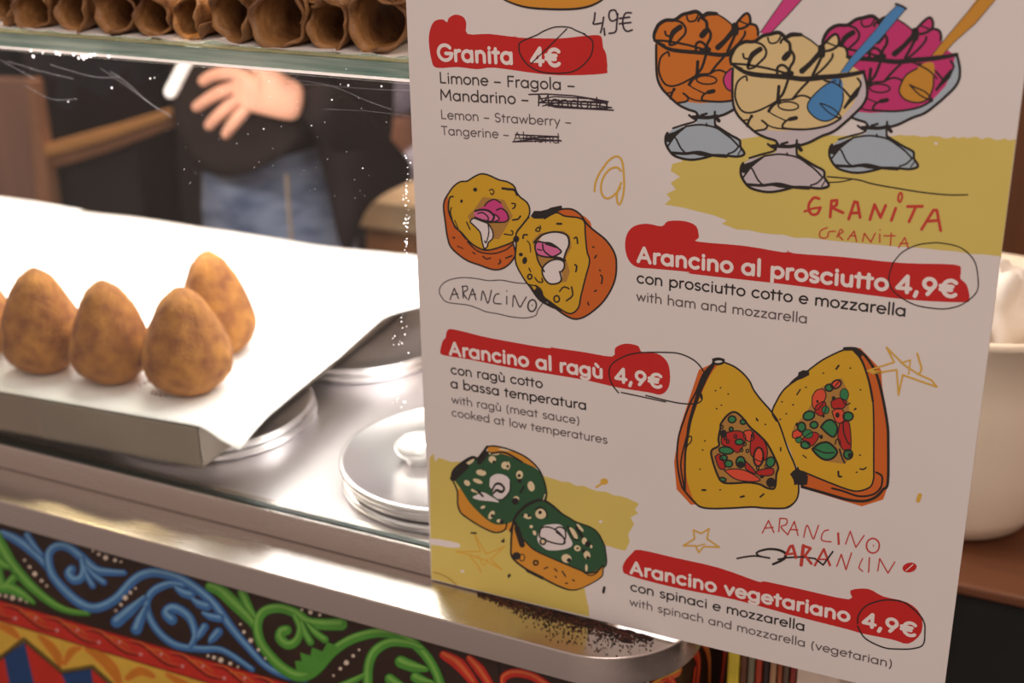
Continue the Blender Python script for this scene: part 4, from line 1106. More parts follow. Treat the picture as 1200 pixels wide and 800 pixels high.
# --- printed words
part('heading_lettering')
text(I, 'Granita', (513.5,70.3), (601.3,74.6), 15.5, CR, 1.02)
part('price_lettering')
text(I, '4\u20ac', (622.3,75.8), (657.6,77.3), 15, CR, 1.0)
part('heading_lettering')
text(I, 'Arancino al prosciutto', (747,306.3), (1040,340), 15.5, CR, 1.0)
part('price_lettering')
text(I, '4,9\u20ac', (1050,341.4), (1122,348), 15.5, CR, 1.0)
part('heading_lettering')
text(I, 'Arancino al rag\u00f9', (527,415), (706.5,442.8), 15.5, CR, 1.0)
part('price_lettering')
text(I, '4,9\u20ac', (721,446.5), (776.5,454.6), 15.5, CR, 1.0)
part('heading_lettering')
text(I, 'Arancino vegetariano', (738.7,671), (995,728), 15.5, CR, 1.0)
part('price_lettering')
text(I, '4,9\u20ac', (1010.5,732.5), (1073.8,746), 15.5, CR, 1.0)
part(None)
part('italian_line')
text(I, 'Limone \u2013 Fragola \u2013', (515.5,97), (674,106), 9.0, K1, 0.96)
part('italian_line')
text(I, 'Mandarino \u2013', (516,117), (620,122.5), 9.0, K1, 0.96)
part('italian_line')
text(I, 'Mandorla', (630,123.5), (713,129), 9.0, K1, 0.96)
part('italian_line')
text(I, 'con prosciutto cotto e mozzarella', (746.5,331), (1061.5,370.5), 10, K0)
part('italian_line')
text(I, 'con rag\u00f9 cotto', (528.7,437.5), (636,454.5), 10, K0)
part('italian_line')
text(I, 'a bassa temperatura', (528.7,453.8), (687.5,480), 10, K0)
part('italian_line')
text(I, 'con spinaci e mozzarella', (739,691.5), (943,739), 10, K0)
part(None)
part('english_line')
text(I, 'Lemon \u2013 Strawberry \u2013', (517,139), (670,148), 8.0, K2, 0.96)
part('english_line')
text(I, 'Tangerine \u2013', (517.5,157.5), (597,162.5), 8.0, K2, 0.96)
part('english_line')
text(I, 'Almond', (602,165), (656,167.8), 8.0, K2, 0.96)
part('english_line')
text(I, 'with ham and mozzarella', (746,352), (946,378.7), 9, K2)
part('english_line')
text(I, 'with rag\u00f9 (meat sauce)', (529.5,472), (679.5,497), 9, K2)
part('english_line')
text(I, 'cooked at low temperatures', (529.7,487), (712,519.8), 9, K2)
part('english_line')
text(I, 'with spinach and mozzarella (vegetarian)', (738,708.8), (1045.5,782), 9, K2)
part(None)
# --- pen marks added by hand
def s(P, w=1.2, m=None, L=12, **k):
    m = m or K0
    f = 1.22 if m is K0 else 1.0
    I.stroke(P, [x*f for x in w] if isinstance(w, (list, tuple)) else w*f, m, L, **k)
part('pen_circle')
s([(683,39),(693.5,46.7),(694.8,56),(691,67.7),(678,80.5),(662,85.4),(636,84.5),(620,77),(610.7,65.3),(608.3,56),(610.7,49),(629,41),(638,36),(651.5,31.5),(667,32),(676,36),(686,40)], 1.2)
part('pen_slash')
s([(664.3,33.8),(645,53),(622.3,74.7)], 1.1)
part('pen_circle')
s([(1045.8,309),(1057,295.6),(1074.5,287),(1090,284.6),(1103,284.5),(1126,290),(1141.6,305),(1146,324),(1144.7,341.6),(1130,355),(1115,360.5),(1099.5,361.5),(1072.6,357),(1051.5,345),(1043,334),(1042,322.4),(1047,307)], 1.1)
part('pen_circle')
s([(757,463),(790,471),(808,473),(819,471.5),(823,467),(822,461)], 1.2)
s([(728,459.5),(745,463),(780,470.6)], 1.1)
s([(725,460),(717.5,450),(713.8,437),(717.5,426),(732.5,417),(750,413),(780,412.6),(796,414),(810.6,420),(820,428),(827,439)], 1.2)
part('pen_circle')
s([(1005,730),(1006,721),(1012,712),(1021,706.5),(1038.5,702.5),(1059.5,705.5),(1077,719.5),(1083,729),(1084,738),(1082,754.5),(1070,759.5),(1052,760),(1035,758),(1014,747.5),(1005,733)], 1.3)
part('arancino_word_bubble')
s([(619,332),(604,331),(587.5,328),(572.5,328.5),(557.5,326),(541,325),(526,328),(517.5,334),(515,341),(517.5,347.5),(525,354),(547.5,357),(560,361),(570,365),(584,367.5),(597.5,370.6),(615,372.3),(627.5,369.5),(630.5,363),(636,355)], 1.0, K1)
for P in ([(527.5,350.6),(532.5,337.5),(537.5,349.4)], [(529.5,345),(536.5,344)], [(543,349),(542.3,336)], [(541.5,335.5),(547,335),(548,339),(543.3,343),(547,349.5)], [(549,351.3),(554,338),(558,351)], [(551,345),(557.5,344.5)],
          [(564,351.5),(565.6,341),(568,345),(571,354),(573,353),(576,340)], [(585,344),(581,345),(578.5,351),(580,355),(587.5,355.8)], [(594,347),(594,356)], [(593.9,340.6),(594.1,341)], [(601,359),(602.5,345.8),(609,359.3),(613,354),(617,347.5)]):
    s(P, 1.3, K1, smooth=len(P) > 4)
I.ell(623.7, 357.8, 4.9, 7, None, 12, 8, K1, 1.3); s([(623.8,357.4),(624,357.8)], 1.2, K1)
part('handwritten_price')
# corrected price and struck out words
for P in ([(697.5,15),(696.6,23),(695.8,28),(706,26.8)], [(707.6,20),(706,30),(704,38)], [(708,33),(708.8,41)], [(723.5,18),(721,12),(715,13),(713.8,20),(717,24.5),(723,22),(724,16),(723,27),(721.5,37),(714,39)], [(740,15),(733,15.5),(730,24),(731,32.5),(735,36.5),(741,35)], [(726,21.5),(738,20)], [(726,27.8),(739.5,26.2)]):
    s(P, 2.0, PEN)
part('crossing_out')
s([(620,110.5),(640,110),(672,112),(700,116.5),(713,119),(690,119),(640,117.5),(632,120),(665,121),(700,123.5),(717,126),(690,127),(640,122.5),(652,125.5),(719,129)], 1.6, PEN, smooth=False)
s([(632,116),(650,113),(690,115.5),(712,121),(660,118.5),(636,124)], 1.3, PEN, smooth=False)
part('crossing_out')
s([(604,157.5),(655,160),(611,162),(657,164.4),(601,166),(625,163),(658,165)], 1.4, PEN, smooth=False)
part('pen_squiggle')
s([(864,654),(874,652),(886,651),(902,653.5)], 1.6); s([(902,653.5),(890,651),(887,647),(896.7,643.5),(906,643),(915,644.7),(920.7,648.7),(918,655),(906,660.7)], [1.5,1.8,2.2,2.4,2.2]); s([(912,655),(922,653),(939,652),(955,654),(964.7,661.5),(976,646)], 1.6, smooth=False)
part('pen_line')
s([(969.6,206.7),(1003,210),(1018,214),(1030,216.7),(1055,221),(1080,225),(1110,228),(1134,228)], 1.3); s([(971,213.5),(985,212.8),(998,210)], 1.1)
part('corner_crease')
s([(508.5,670),(518,673),(527,678),(535,685)], 1.0, BRN)
part(None)
# --- crayon writing and doodles
part('yellow_doodle')
for P in ([(696.7,224),(698,214),(702,204),(708,195),(713,188.5),(720,183.5),(726,184),(729.7,191),(731,203),(731.5,218),(730,230),(726.5,239),(723.5,236),(723.2,226),(727,220)], [(728,200),(723,196),(715,198),(708,206),(704.5,217),(705.5,227),(710,232),(716,231),(723,225),(728,214)]):
    s(P, 2.2, YP)
part('yellow_star')
s([(1039,406.7),(1048,424),(1016.7,434),(1023,437),(1051,433),(1053,462.5),(1058,439),(1075,445),(1098,453),(1091.7,445),(1076,438),(1060,427.5),(1039,406.7)], 2.0, YP, smooth=False)
s([(1056,425),(1067,421.5),(1065,438)], 1.6, YP, smooth=False); s([(1075,414),(1078,424),(1080,432),(1077,438)], 2.2, YP); s([(1018,434),(1034,436)], 3, YP)
part('yellow_star')
s([(812.7,620.7),(822,624.7),(831,619),(828.7,631),(843,640.7),(824.7,640),(819,647),(815,639),(801,639),(814,631),(812.7,620.7)], 1.8, YP, smooth=False); s([(815,640),(826,637)], 1.4, YP)
part('yellow_star')
s([(556,625),(563,646),(534.5,646),(551,650),(569,656.5),(588,667),(575,655),(591.5,640),(570,649),(556,625)], 1.8, YP, 3, smooth=False); s([(551,652),(558,660),(564,670)], 1.8, YP, 3); s([(560,650),(567,662),(572,654)], 1.5, YP, 3)
part('yellow_blot')
I.ell(708, 564, 4.6, 3.8, YP, 3); s([(706,566),(699,570.5)], 2.5, YP, 3)
part('yellow_dash')
s([(1078,580),(1076,586)], 5, YP, smooth=False)
part('red_arancino_word')
for P in ([(893.5,624),(900.7,609.5),(907,623.5)], [(896,618.5),(906,617.5)], [(912.7,622.5),(914,607.5)], [(914,607),(922,608),(921.5,614),(915.5,617),(922,625)], [(923,626.5),(931,610.5),(935.3,627)], [(926,620),(935,620.5)], [(942,629),(946,615),(952.7,630.5),(955.5,626),(959.3,615)],
          [(971,620.5),(966,622),(962.8,628),(964,633),(974,634.5)], [(991,637),(996.5,622),(1003,641),(1012.7,627)]): s(P, 1.4, REDP, smooth=len(P) > 4)
s([(982.3,624.5),(983,637)], 2.4, REDP); I.ell(1023, 639, 7.6, 8.6, None, 12, 0, REDP, 1.3); s([(1023.5,638.8),(1023.8,639.2)], 1.4, REDP)
part('bold_red_arancino_word')
for P, w_ in (([(919,654.5),(926,640),(929,639),(933,653)], 3.2), ([(921,649),(932,648)], 2.5), ([(939,661.5),(941.5,639)], 4), ([(943,639.5),(950,642),(943.5,650.5),(951,660)], 3), ([(955,662),(965.5,643),(972.7,662)], 2.6), ([(958,655),(970,655)], 1.8), ([(980.7,663),(986,649),(991.5,667),(998,647.5)], 1.5),
              ([(1011,654),(1008,660),(1006.5,665),(1011,669)], 1.3), ([(1019,653),(1018,670)], 1.5), ([(1028.7,668.5),(1031,654),(1040.7,671),(1048.7,658)], 1.4)): s(P, w_, REDP, smooth=False)
I.ell(1066, 664.5, 8.4, 5.6, RED, 12, -12); s([(1062,668),(1070,661)], 1.0, CR, 14)
part('bold_red_granita_word')
s([(960,232.5),(954,231.5),(948.5,238),(948,246),(952,251),(958,250),(961.5,243)], 3.2, REDP); s([(962,243),(953,244),(943,247.5)], 2.6, REDP)
for P in ([(973,254),(974.5,235),(981,234.5),(980.5,240),(975,243),(988,249)], [(994.6,256.5),(1001.5,236),(1005,237),(1008,254.5)], [(998,249.5),(1007,249)], [(1019.6,257),(1025,239.5),(1032,254.5),(1038,240.5)], [(1049.8,243.7),(1044.6,258)],
          [(1063.5,241.7),(1081,241.5)], [(1073,242.7),(1065.4,259.5)], [(1080,268.5),(1094,246),(1098,246),(1102.5,270)], [(1086,259),(1100,258)]): s(P, 3.4, REDP, smooth=False); 
I.ell(1055, 231, 2.2, 5.4, None, 12, 8, REDP, 1.8)
part('thin_red_granita_word')
for P in ([(969.5,266.5),(962,270),(960.5,276),(965,279),(970,277),(971.5,271.5),(979,270.8)], [(981,277.5),(985,268.7),(988,271.5),(983,275),(987.5,280.5)], [(993.5,280.5),(1001,270.5),(1004,282.5)], [(996,276),(1003,276)], [(1011,282.5),(1013,273),(1020.6,283.5),(1025.8,273)], [(1031,274),(1031,283.5)], [(1031.3,269),(1031.6,269.4)], [(1044.6,273),(1043.5,287)], [(1036,276),(1049,276)], [(1053,290),(1060.5,278),(1064.3,290)], [(1055,285),(1064,285)]): s(P, 1.5, REDP, smooth=len(P) > 4)
part(None)
# --- plate cut by the top of the photo
I = ink()
I.poly([(592,-1),(610.7,6.5),(631.7,9.8),(666.7,10.2),(690,7),(706,-1),(709,-14),(590,-14)], MU, 2); s([(585,-6),(592,0),(610.7,7),(631.7,10),(666.7,10.8),(690,7.5),(706,-0.5),(710,-8)], [1.2,2,2.2,1.4])
I.build('plate_drawing', sign)

# --- granita cups: one drawing, repeated by an affine map
def aff(src, dst):
    # least squares affine without external modules
    def solve3(A, y):
        n = 3; Mx = [r[:] + [v] for r, v in zip(A, y)]
        for i in range(n):
            p = max(range(i, n), key=lambda k: abs(Mx[k][i])); Mx[i], Mx[p] = Mx[p], Mx[i]
            for k in range(n):
                if k != i:
                    f = Mx[k][i] / Mx[i][i]
                    Mx[k] = [a - f*c for a, c in zip(Mx[k], Mx[i])]
        return [Mx[i][3] / Mx[i][i] for i in range(n)]
    rows = [(x, y, 1.0) for x, y in src]
    A = [[sum(r[i]*r[j] for r in rows) for j in range(3)] for i in range(3)]
    cx = solve3(A, [sum(r[i]*d[0] for r, d in zip(rows, dst)) for i in range(3)])
    cy = solve3(A, [sum(r[i]*d[1] for r, d in zip(rows, dst)) for i in range(3)])
    return lambda x, y: (cx[0]*x + cx[1]*y + cx[2], cy[0]*x + cy[1]*y + cy[2])
def cup(T, fill, glass, L, rimw=4.0):
    m_ = lambda P: [T(x, y) for x, y in P]
    def ss(P, w, L_=3, **k): I.stroke(m_(P), [x*1.4 for x in w] if isinstance(w, (list, tuple)) else w*1.45, K0, L + L_, **k)
    bowl = [(858.5,78),(858.5,95),(859,119),(863.5,132.5),(872.5,143),(886,155),(909,166),(910,178),(895,182.7),(878.5,186),(870,192.5),(869,206),(877,218),(889,223),(902.5,224.7),(917.5,222.5),(931,218.7),(955,221),(970,217),(966,207.5),(965.5,200),(955,194),(935,181),(934,170),(947.5,167),(962.5,159.5),(977.5,153.5),(992.5,141.5),(1000,135),(1011,123),(1016,112),(1015.5,90),(1012,84)]
    I.poly(m_(bowl), glass, L, False)
    I.poly(m_([(857.5,74),(857,66),(862.5,55),(872.5,49),(884,48),(894,42),(902.5,40),(912.5,38),(920,43),(927.5,40.6),(939,40.6),(950,47),(960,55),(967.5,49),(975,42),(980,40),(983,45),(982.5,52.5),(990,55),(993,61),(993,67.5),(1000,78),(1010,85),(1008,102),(1000,122),(985,139),(967,146.7),(940,152),(914.5,153.5),(890,151),(884.5,153.5),(872.5,143),(864,131),(860.5,118),(859,94)]), fill, L + 1, False)
    # outline of the glass and foot
    ss([(859,80),(858.5,95),(859,119),(863.5,132.5),(872.5,143),(886,155),(898,161),(910,165.5),(909,175)], 2.0)
    ss([(934,171),(947.5,167),(962.5,159.5),(977.5,153.5),(992.5,141.5),(1001,133.5),(1011,123),(1016,112),(1015.7,98),(1012,84)], 2.2)
    ss([(905,171),(912,171),(925,171.5),(936,169.5)], 3); ss([(900,168.5),(907,173),(912,168)], 1.8); ss([(934,164),(933.5,172),(934,181)], 1.8); ss([(936,172),(939,175.5)], 3)
    ss([(916,168.5),(923,166.5)], 2); ss([(922.5,179),(923,182)], 1.4)
    ss([(878.5,185),(893,180.5),(906,177),(909,174)], 1.6)
    ss([(895,182.7),(914.5,180.5),(934,184),(947.5,192.5),(956,199),(964,207.5)], 1.5); ss([(934,181),(945,188),(955,194),(965.5,200),(966.5,208),(971.5,217),(962,220.5),(945,219),(931,218.7)], 2.0)
    ss([(931,218.7),(917.5,222.5),(902.5,224.7),(889,223),(877,218),(869,206),(868.5,196),(871,191)], 2.0)
    I.poly(m_([(868.5,193),(880,189.5),(893,183),(896,184),(888,190),(880,197),(874,203),(869.5,202)]), K0, L + 3, False)
    ss([(871,208),(876,201),(881,197),(888,210),(895,217)], 1.4); ss([(876,216),(893,217),(905,216),(915,218),(931,219)], 2.4); ss([(895,217),(912,215),(930,219),(948,220.5)], 2.2); ss([(950,217),(958,214),(964,208)], 1.4); ss([(963,218),(967,212)], 1)
    # rim
    ss([(857.5,74.4),(875,75.6),(900,80),(919,85)], 1.9); ss([(859,76),(872.5,84),(887.5,87.5),(920,90),(942.5,92.5),(962.5,90.6),(982.5,89),(1000,86.5),(1012,84)], [2.2, rimw, rimw, rimw*1.1, rimw, rimw*0.8]); ss([(860,76),(870,80.5)], 1.5)
    # scoops
    ss([(857,75),(856.5,67),(862.5,55),(872.5,49),(884,48.5),(894,42),(902.5,40),(912.5,38),(920,43)], [2,3,3.2,3,3,3.4,3]); ss([(920,45),(927.5,40.6),(939,40.6)], [3,4,3]); ss([(939,40.6),(950,47),(961,56)], 1.3)
    ss([(884,49),(893,52),(898,59),(897,66),(892.5,71),(884,79)], 1.9); ss([(884,79),(877,80),(878,73),(882,64),(891,57.5)], [1.6,2.2,3,4.6,4.5]); ss([(871,63),(872.5,68),(879,69)], 1.7)
    ss([(900,44),(901,48),(904,50.6),(911,49),(915,42.5)], 1.5); ss([(915,50),(917,46),(922,44)], 2)
    ss([(920,46),(925.6,51),(925.6,61),(921,66)], 2.6); ss([(924,63),(919.5,68)], 5); ss([(927,59),(930.6,65),(930,72),(926,79),(925,88)], 2.3); ss([(924,92.5),(918,109),(911,117)], 2.2); ss([(913,101),(911.5,118)], 2.6)
    ss([(911,87),(911.5,79),(917,76),(923,80),(926,88)], 2.2); ss([(919,88),(927,86)], 5)
    ss([(963,56),(963,64)], 6); ss([(962.5,60),(950,74),(940,83)], [4.5,4,5]); ss([(964,64),(959,75),(952.5,88)], 2.4); ss([(976,63),(975,68),(967,78),(956,88)], 1.9)
    ss([(963,55),(969,48),(975,42),(980,40),(983,45),(982.5,52.5),(975,58),(966,60)], 2.2); ss([(970,50),(980,54)], 1.4); ss([(982,53),(990,55),(993,61),(993,67)], 2.2)
    # inside the glass
    ss([(875.6,94),(874,89),(866,94),(862.5,102),(862,115),(868,128),(877,132),(889,129.5),(902.5,123),(913,117.5),(928,116),(937,112),(946,113),(961,122),(977.5,135.5),(985,138)], 1.6)
    ss([(947.5,95),(937,106),(929,116)], 2.0); ss([(901,130),(906,134),(920.5,141)], 1.1); ss([(901,130),(906,123),(914,118)], 2.6); I.ell(*T(924,124), 12, 5, None, L + 3, 3, K0, 1.5)
    ss([(932.5,138.5),(922,141),(917,147.5),(922,150.5),(946,151.3),(970,147),(985,139)], 1.8); ss([(926,139.5),(933,138)], 3.4)
    ss([(881,136),(878,141),(876,147.5)], 2); I.ell(*T(881,136), 2, 2, K0, L+3); ss([(893,141),(899,146),(897,151),(886,153)], 1.7); ss([(897,145),(908,149.5),(922,151)], 1.3); ss([(872,141),(876,140)], 1.3)
    I.poly(m_([(1009.5,101),(1005,112.5),(996,121),(990,128),(988,126),(997.5,111),(1005,102)]), K0, L + 3, False)
    ss([(1005,91.5),(1009,97.5),(1007,104)], 1.8); ss([(968,95),(978,97),(988,104),(996,113)], 1.8)
    return ss
mid = [(868.7,206),(971.5,217),(980,40),(1011,84),(911,38),(857.5,75)]
TO = aff([mid[0], mid[1], mid[2], mid[4], mid[5]], [(780.6,169),(872.5,180.6),(876,15),(815,14),(767.5,48)])
TP = aff([mid[0], mid[1], mid[2], mid[3], mid[4]], [(972,183),(1076,195.7),(1089,20),(1121,63),(1021.4,20)])
I = ink()
cup(TO, OR2, GB, 4, 3.4)
I.poly([(919,-2),(941,-2),(924,17),(900,41),(891,38)], PK1, 9, False); s([(919,-2),(891,38)], 1.0, K1, smooth=False); s([(941,-2),(924,17),(902,40)], 1.0, K1, smooth=False)
I.poly([(858,80),(851,86),(848,95),(852,104),(860,108)], PK1, 9); s([(857,80),(850,87),(848,95),(852,104),(859,107)], 1.4)
I.build('orange_granita_drawing', sign)
I = ink()
cup(TP, MG, GB, 4, 4)
I.poly([(1146,-3),(1169,-3),(1143,27.5),(1117.7,49.5),(1105,64),(1092,65),(1103,51),(1130.5,18)], MUS, 9, False); s([(1148,-2),(1130.5,18),(1103,51),(1092,65)], 0.9, K1, smooth=False); s([(1168,-2),(1143,27.5),(1118,49.5),(1105,64)], 0.9, K1, smooth=False)
I.poly([(1083,74),(1094,74),(1095,90),(1093.5,102),(1087.5,115.5),(1075.5,120),(1062,117),(1054.5,109.5),(1056,100),(1062.7,88),(1072,82)], MUS, 9); s([(1094,90),(1093.5,102),(1087.5,115.5),(1075.5,120),(1062,117),(1055,110),(1054.5,102),(1062,88),(1075,80)], 1.5); s([(1066,99),(1078,111),(1093,118),(1085,108),(1072,102),(1066,99)], 1.5); s([(1070,73),(1088,82),(1098,92)], 1.6)
I.build('pink_granita_drawing', sign)
I = ink()
cup(lambda x, y: (x, y), CM2, GW, 14, 4.2)
I.poly([(1052.6,5.5),(1061.7,10),(1051.7,22),(1031.5,46),(1000,77),(995,84),(985,85),(996.7,68),(1026,35),(1039,18)], BL1, 22, False)
for P in ([(1052,5.5),(1039,18),(1026,35),(997,68),(985,85)], [(1061.5,10.5),(1051.7,22),(1031.5,46),(1000,77),(994,85)]): I.stroke(P, 0.9, K1, 23, smooth=False)
I.stroke([(1050,4.5),(1056,6.5),(1062,10)], 2.6, K0, 24)
I.stroke([(940,92),(975,90),(1003,86)], 4, K0, 23)
I.poly([(975,93),(986,93),(988,104),(988,113),(986.5,122),(982,134),(970,141),(958,138.5),(948,130),(947.5,122),(955,109),(967,100)], BL1, 22)
I.stroke([(988,108),(988,118),(982,134),(970,141.5),(958,139),(948,130),(947,121),(955,110),(968,99),(980,94)], 1.6, K0, 23)
I.stroke([(961,121),(972,132),(986,138),(978,128),(966,122),(961,121)], 1.5, K0, 24); I.stroke([(966,94),(978,97),(988,104),(996,113)], 1.8, K0, 24); I.stroke([(985,93),(984,101)], 2, K0, 24)
I.build('cream_granita_drawing', sign)

# --- ham arancino
I = ink()
I.poly([(525,227.5),(521,235),(520,244),(521.5,260),(524,275),(527.5,287.5),(535,296),(547.5,305),(562.5,310.6),(577.5,315.6),(587.5,315),(596,310),(602,302),(604,294),(602,281),(560,260)], OR, 3, False)
lf = [(562,204),(569,204),(576,206.5),(585,210.6),(595,213),(602.5,218),(606,226),(610,231),(617.5,237),(620.6,244),(620,252.5),(614,261),(606,271),(604,279),(600,284),(590,288),(575,292.5),(565,292),(552.5,285),(541,272.5),(534,266),(529,256),(525.6,245),(525,232),(525,227.5),(531,219),(539,213),(547.5,212),(554,208)]
I.poly(lf, YA, 4)
s(lf[-5:] + lf[:18], 1.5, K0, 8); s([(600,284),(590,288),(575,292.5),(565,292),(552.5,285),(541,272.5),(534,266),(529,256),(525.6,245),(527,232),(531,230)], 1.6, K0, 8)
s([(525,227.5),(521,235),(520,244),(522,260),(524,275),(527.5,287.5),(535,296),(547.5,305),(562.5,310.6),(577.5,315.6),(587.5,315),(596,310),(602.5,302),(604,295),(601,284)], 1.6, K0, 8)
s([(548,283),(560,294),(577,297),(592,293),(600,287)], 1.3, K0, 8); s([(530,257),(533,266),(537,268),(533,258)], 1.0, K0, 8); s([(538,270),(546,280)], 1.0, K0, 8)
I.poly([(566,230.6),(591,234),(601,253),(585,280),(579,280),(572,262),(555,256),(552,261),(548,253),(556,245)], BRN, 5, False)
I.poly([(569,240.6),(572.5,236),(580,233),(586,236),(590,243),(595,250),(596,256),(591,260),(580,260),(567.5,258),(557.5,255),(556,250),(560,245)], PK1, 6)
I.poly([(557,253),(558,247),(566,245),(574,247),(579,251),(584,255),(582,258),(570,258)], PK2, 7); s([(568,241),(572.5,236),(580,233.5),(587,237.5)], 1.3); s([(582,246),(588,244),(594,249),(596,256),(591,260),(576,260)], 1.4); s([(557,247),(565,245.5),(573,247),(579,253),(577,259)], 2.0); s([(560,250),(566,249),(572,254),(572,258)], 1.3); s([(577,250),(583,253),(585,257),(580,259.5)], 1.3); s([(557,255),(565,258),(575,260)], 2.4)
I.poly([(551,260),(555,255.6),(565,259),(572.5,262.5),(577.5,271),(577.5,279),(572.5,284),(571,289),(567.5,290.6),(565,282.5),(563,272.5),(557.5,266)], WH, 7); s([(551,260),(555,255.6),(565,259),(572.5,262.5),(577.5,271),(577.5,279),(572.5,284),(571,289),(567.5,290.6),(565,282.5),(563,272.5),(557.5,266),(551,260)], 1.4, K0, 8); s([(572,262),(573,272),(570,284),(568,282)], 1.2, K0, 9)
I.ell(557, 222, 2.4, 2.4, K0, 8); I.ell(541, 235.5, 1.6, 2, K0, 8); s([(573.5,223),(577,221.5),(579,225),(577,228),(575,226)], 1.1); s([(589,220.5),(596,221.5),(603,222.5),(606,228)], 2.2); s([(600,238),(604,239),(603,243),(601,244)], 1.4); s([(601,257.5),(607,256.5),(610,253)], 1.6); s([(613,262),(616,258)], 1.2); s([(591,274),(600,275),(601,271),(599,270)], 1.2); s([(547,260),(551,268.5)], 1.2); s([(529,243),(528,249),(530,256)], 1.2)
s([(531,278),(533,278.5)], 1.3); s([(536,288),(543,291)], 0.9); s([(554,295),(557,297.5)], 1); s([(566,300),(570,303),(575,302)], 1.2); s([(586,304),(586.5,307),(584.5,309)], 1.4); s([(593,302),(600,299.5)], 1.4)
# right half
I.poly([(652,248),(658,245),(670,245),(680,251),(686,254),(692,260),(694,268),(710,281),(720,296),(722,310),(720,330),(708,352),(690,368),(676,373.6),(664,370),(650,360),(640,350),(655,300)], OR, 3, False)
rh = [(620,254),(638,256),(652,249),(662,253),(678,255),(685,260),(686,274),(688,294),(691,306),(686,326),(681,346),(678,360),(670,367),(660,364),(640,350),(628,342),(618,332),(608,316),(604,304),(605,288),(605,274),(612,264)]
I.poly(rh, YA, 4); s(rh[1:] + rh[:1], 1.5, K0, 8)
s([(652,248),(658,245),(670,245),(680,251),(687,261),(694,268),(710,281),(720,296),(722.5,310),(720,330),(708,352),(690,368),(676,373.6),(664,370),(650,360),(640,351)], 1.7, K0, 8)
I.poly([(622,253),(626,247),(634,247),(642,245),(646,243),(658,240.5),(659,243.5),(650,249),(636,256),(626,256)], K0, 9, False)
I.poly([(624,282),(632,273),(660,270),(668,276),(670,290),(663,302),(668,318),(664,330),(655,331),(640,325),(630,304)], BRN, 5, False)
I.poly([(632,282),(638,275),(656,272),(665,276),(667,286),(663,296),(661,304),(650,304),(647,290),(634,284)], WH, 6); s([(626,284),(634,276),(645,272),(656,272),(665,276),(667,286),(663,296),(661,304)], 1.8); s([(628,294),(631,306),(638,318)], 1.5)
I.poly([(627,288),(630,283),(646,285),(656,292),(655,297),(646,301),(632,299),(628,294)], PK2, 7); s([(627,288),(630,283),(638,284),(646,285),(656,292),(657,296),(646,301),(632,299),(628,294),(627,288)], 1.6); s([(636,286),(638,294),(647,301)], 1.5); s([(630,292),(635,293)], 1.2); s([(640,285),(652,289)], 2.4)
I.poly([(636,314),(644,306),(654,303.6),(661,308),(661,314),(658,318),(659,326),(654,331),(644,332),(637,324)], WH, 7); s([(658,318),(661,314),(661,307),(654,303.6),(644,306),(636,314),(637,324),(644,332),(654,331.5),(658,327),(656,318)], 1.6)
s([(646,301),(655,302),(662,305)], 2.4); s([(630,340),(638,352)], 5); s([(622,336),(632,350),(645,358),(658,363)], 2.4); s([(619,333),(631,336),(636,344),(634,352)], 1.2); s([(628,334),(636,350)], 1.4)
for x, y, rx, ry in ((621,324,2.4,2.8),(615,305,1.8,3.2),(610.5,298,1.4,1.2),(605,280,2.6,3)): I.ell(x, y, rx, ry, None if rx == 2.4 else K0, 8, 10, K0, 1.5)
s([(628,269),(631,266),(633,269),(631,271),(628,270)], 1.3); s([(633,264),(634,267)], 1.1); s([(613,279),(614,275),(618,275)], 1.6); s([(653,262),(658,262)], 2); s([(673,279),(676,278),(677,285)], 1.5); s([(620,314),(622,318)], 1.2); s([(674,310),(676,312),(675,318)], 1.6); s([(656,341),(661,336),(667,338)], 1.4); s([(670,336),(671,346),(664,352)], 1.5); I.ell(652.5, 350, 3.2, 3.8, None, 8, 0, K0, 1.4); s([(627,325),(631,330),(636,330),(635,326)], 1.3); s([(618,282),(621,286),(622,295)], 1)
for P in ([(695,289),(696,289.5)], [(697,302),(699,299)], [(703,316),(703.5,317)], [(704,322),(706,325),(705,332)], [(697,341),(699,340)], [(689,354),(690,357)]): s(P, 1.4)
I.build('ham_arancino_drawing', sign)

# --- meat arancino
I = ink()
I.poly([(819,433),(833,426.7),(842,427),(826,457),(810,500),(808,560),(818,591),(809.5,591),(793,573),(790,541),(797,500)], OR, 3, False)
yl = [(848,424),(860,429),(870.6,437),(878.6,446.6),(883,456),(890.6,466.6),(904,482),(913,496),(923,524.7),(932.6,548),(936,568.7),(934.6,582.5),(928.5,590.7),(920,595),(897,595),(881.7,593.7),(857,595),(833.6,595.5),(821,593.5),(814,588),(804.7,559),(804.7,527.5),(808.7,498.7),(824,457),(836,434)]
yr = [(905,483),(910,470),(920,455),(938,441.7),(950,431.7),(966.7,420),(991.7,409),(1003,413),(1011.7,426.7),(1019,448),(1023,470),(1024,500),(1024,515),(1024,560),(1020,570),(1006.7,575),(993,573),(966.7,563),(940,551.7),(933,545),(923,520),(910,493)]
I.poly([(993,407.5),(1008,407.5),(1032.5,433),(1034,453),(1041,496.7),(1041.7,523),(1041,568),(1035,585),(1010,593),(986.7,586),(938,571),(940,545),(1015,560)], OR, 2, False)
I.poly(yr, YA, 4); I.poly(yl, YA, 5)
s(yr[-1:] + yr[:14], 1.6, K0, 6); s([(1024,560),(1020,570),(1006.7,575),(993,573),(966.7,563),(940,552)], 1.6, K0, 6)
s(yl[:14], 1.6, K0, 8); s([(928.5,590.7),(920,595),(897,595),(881.7,593.7),(857,595),(833.6,595.5),(821,593.5),(814,588),(803,575.6),(798,566),(793.7,541),(795,513.7),(802,490.6),(809,472),(816,458.6),(824,438.6),(836,425)], 1.8, K0, 8)
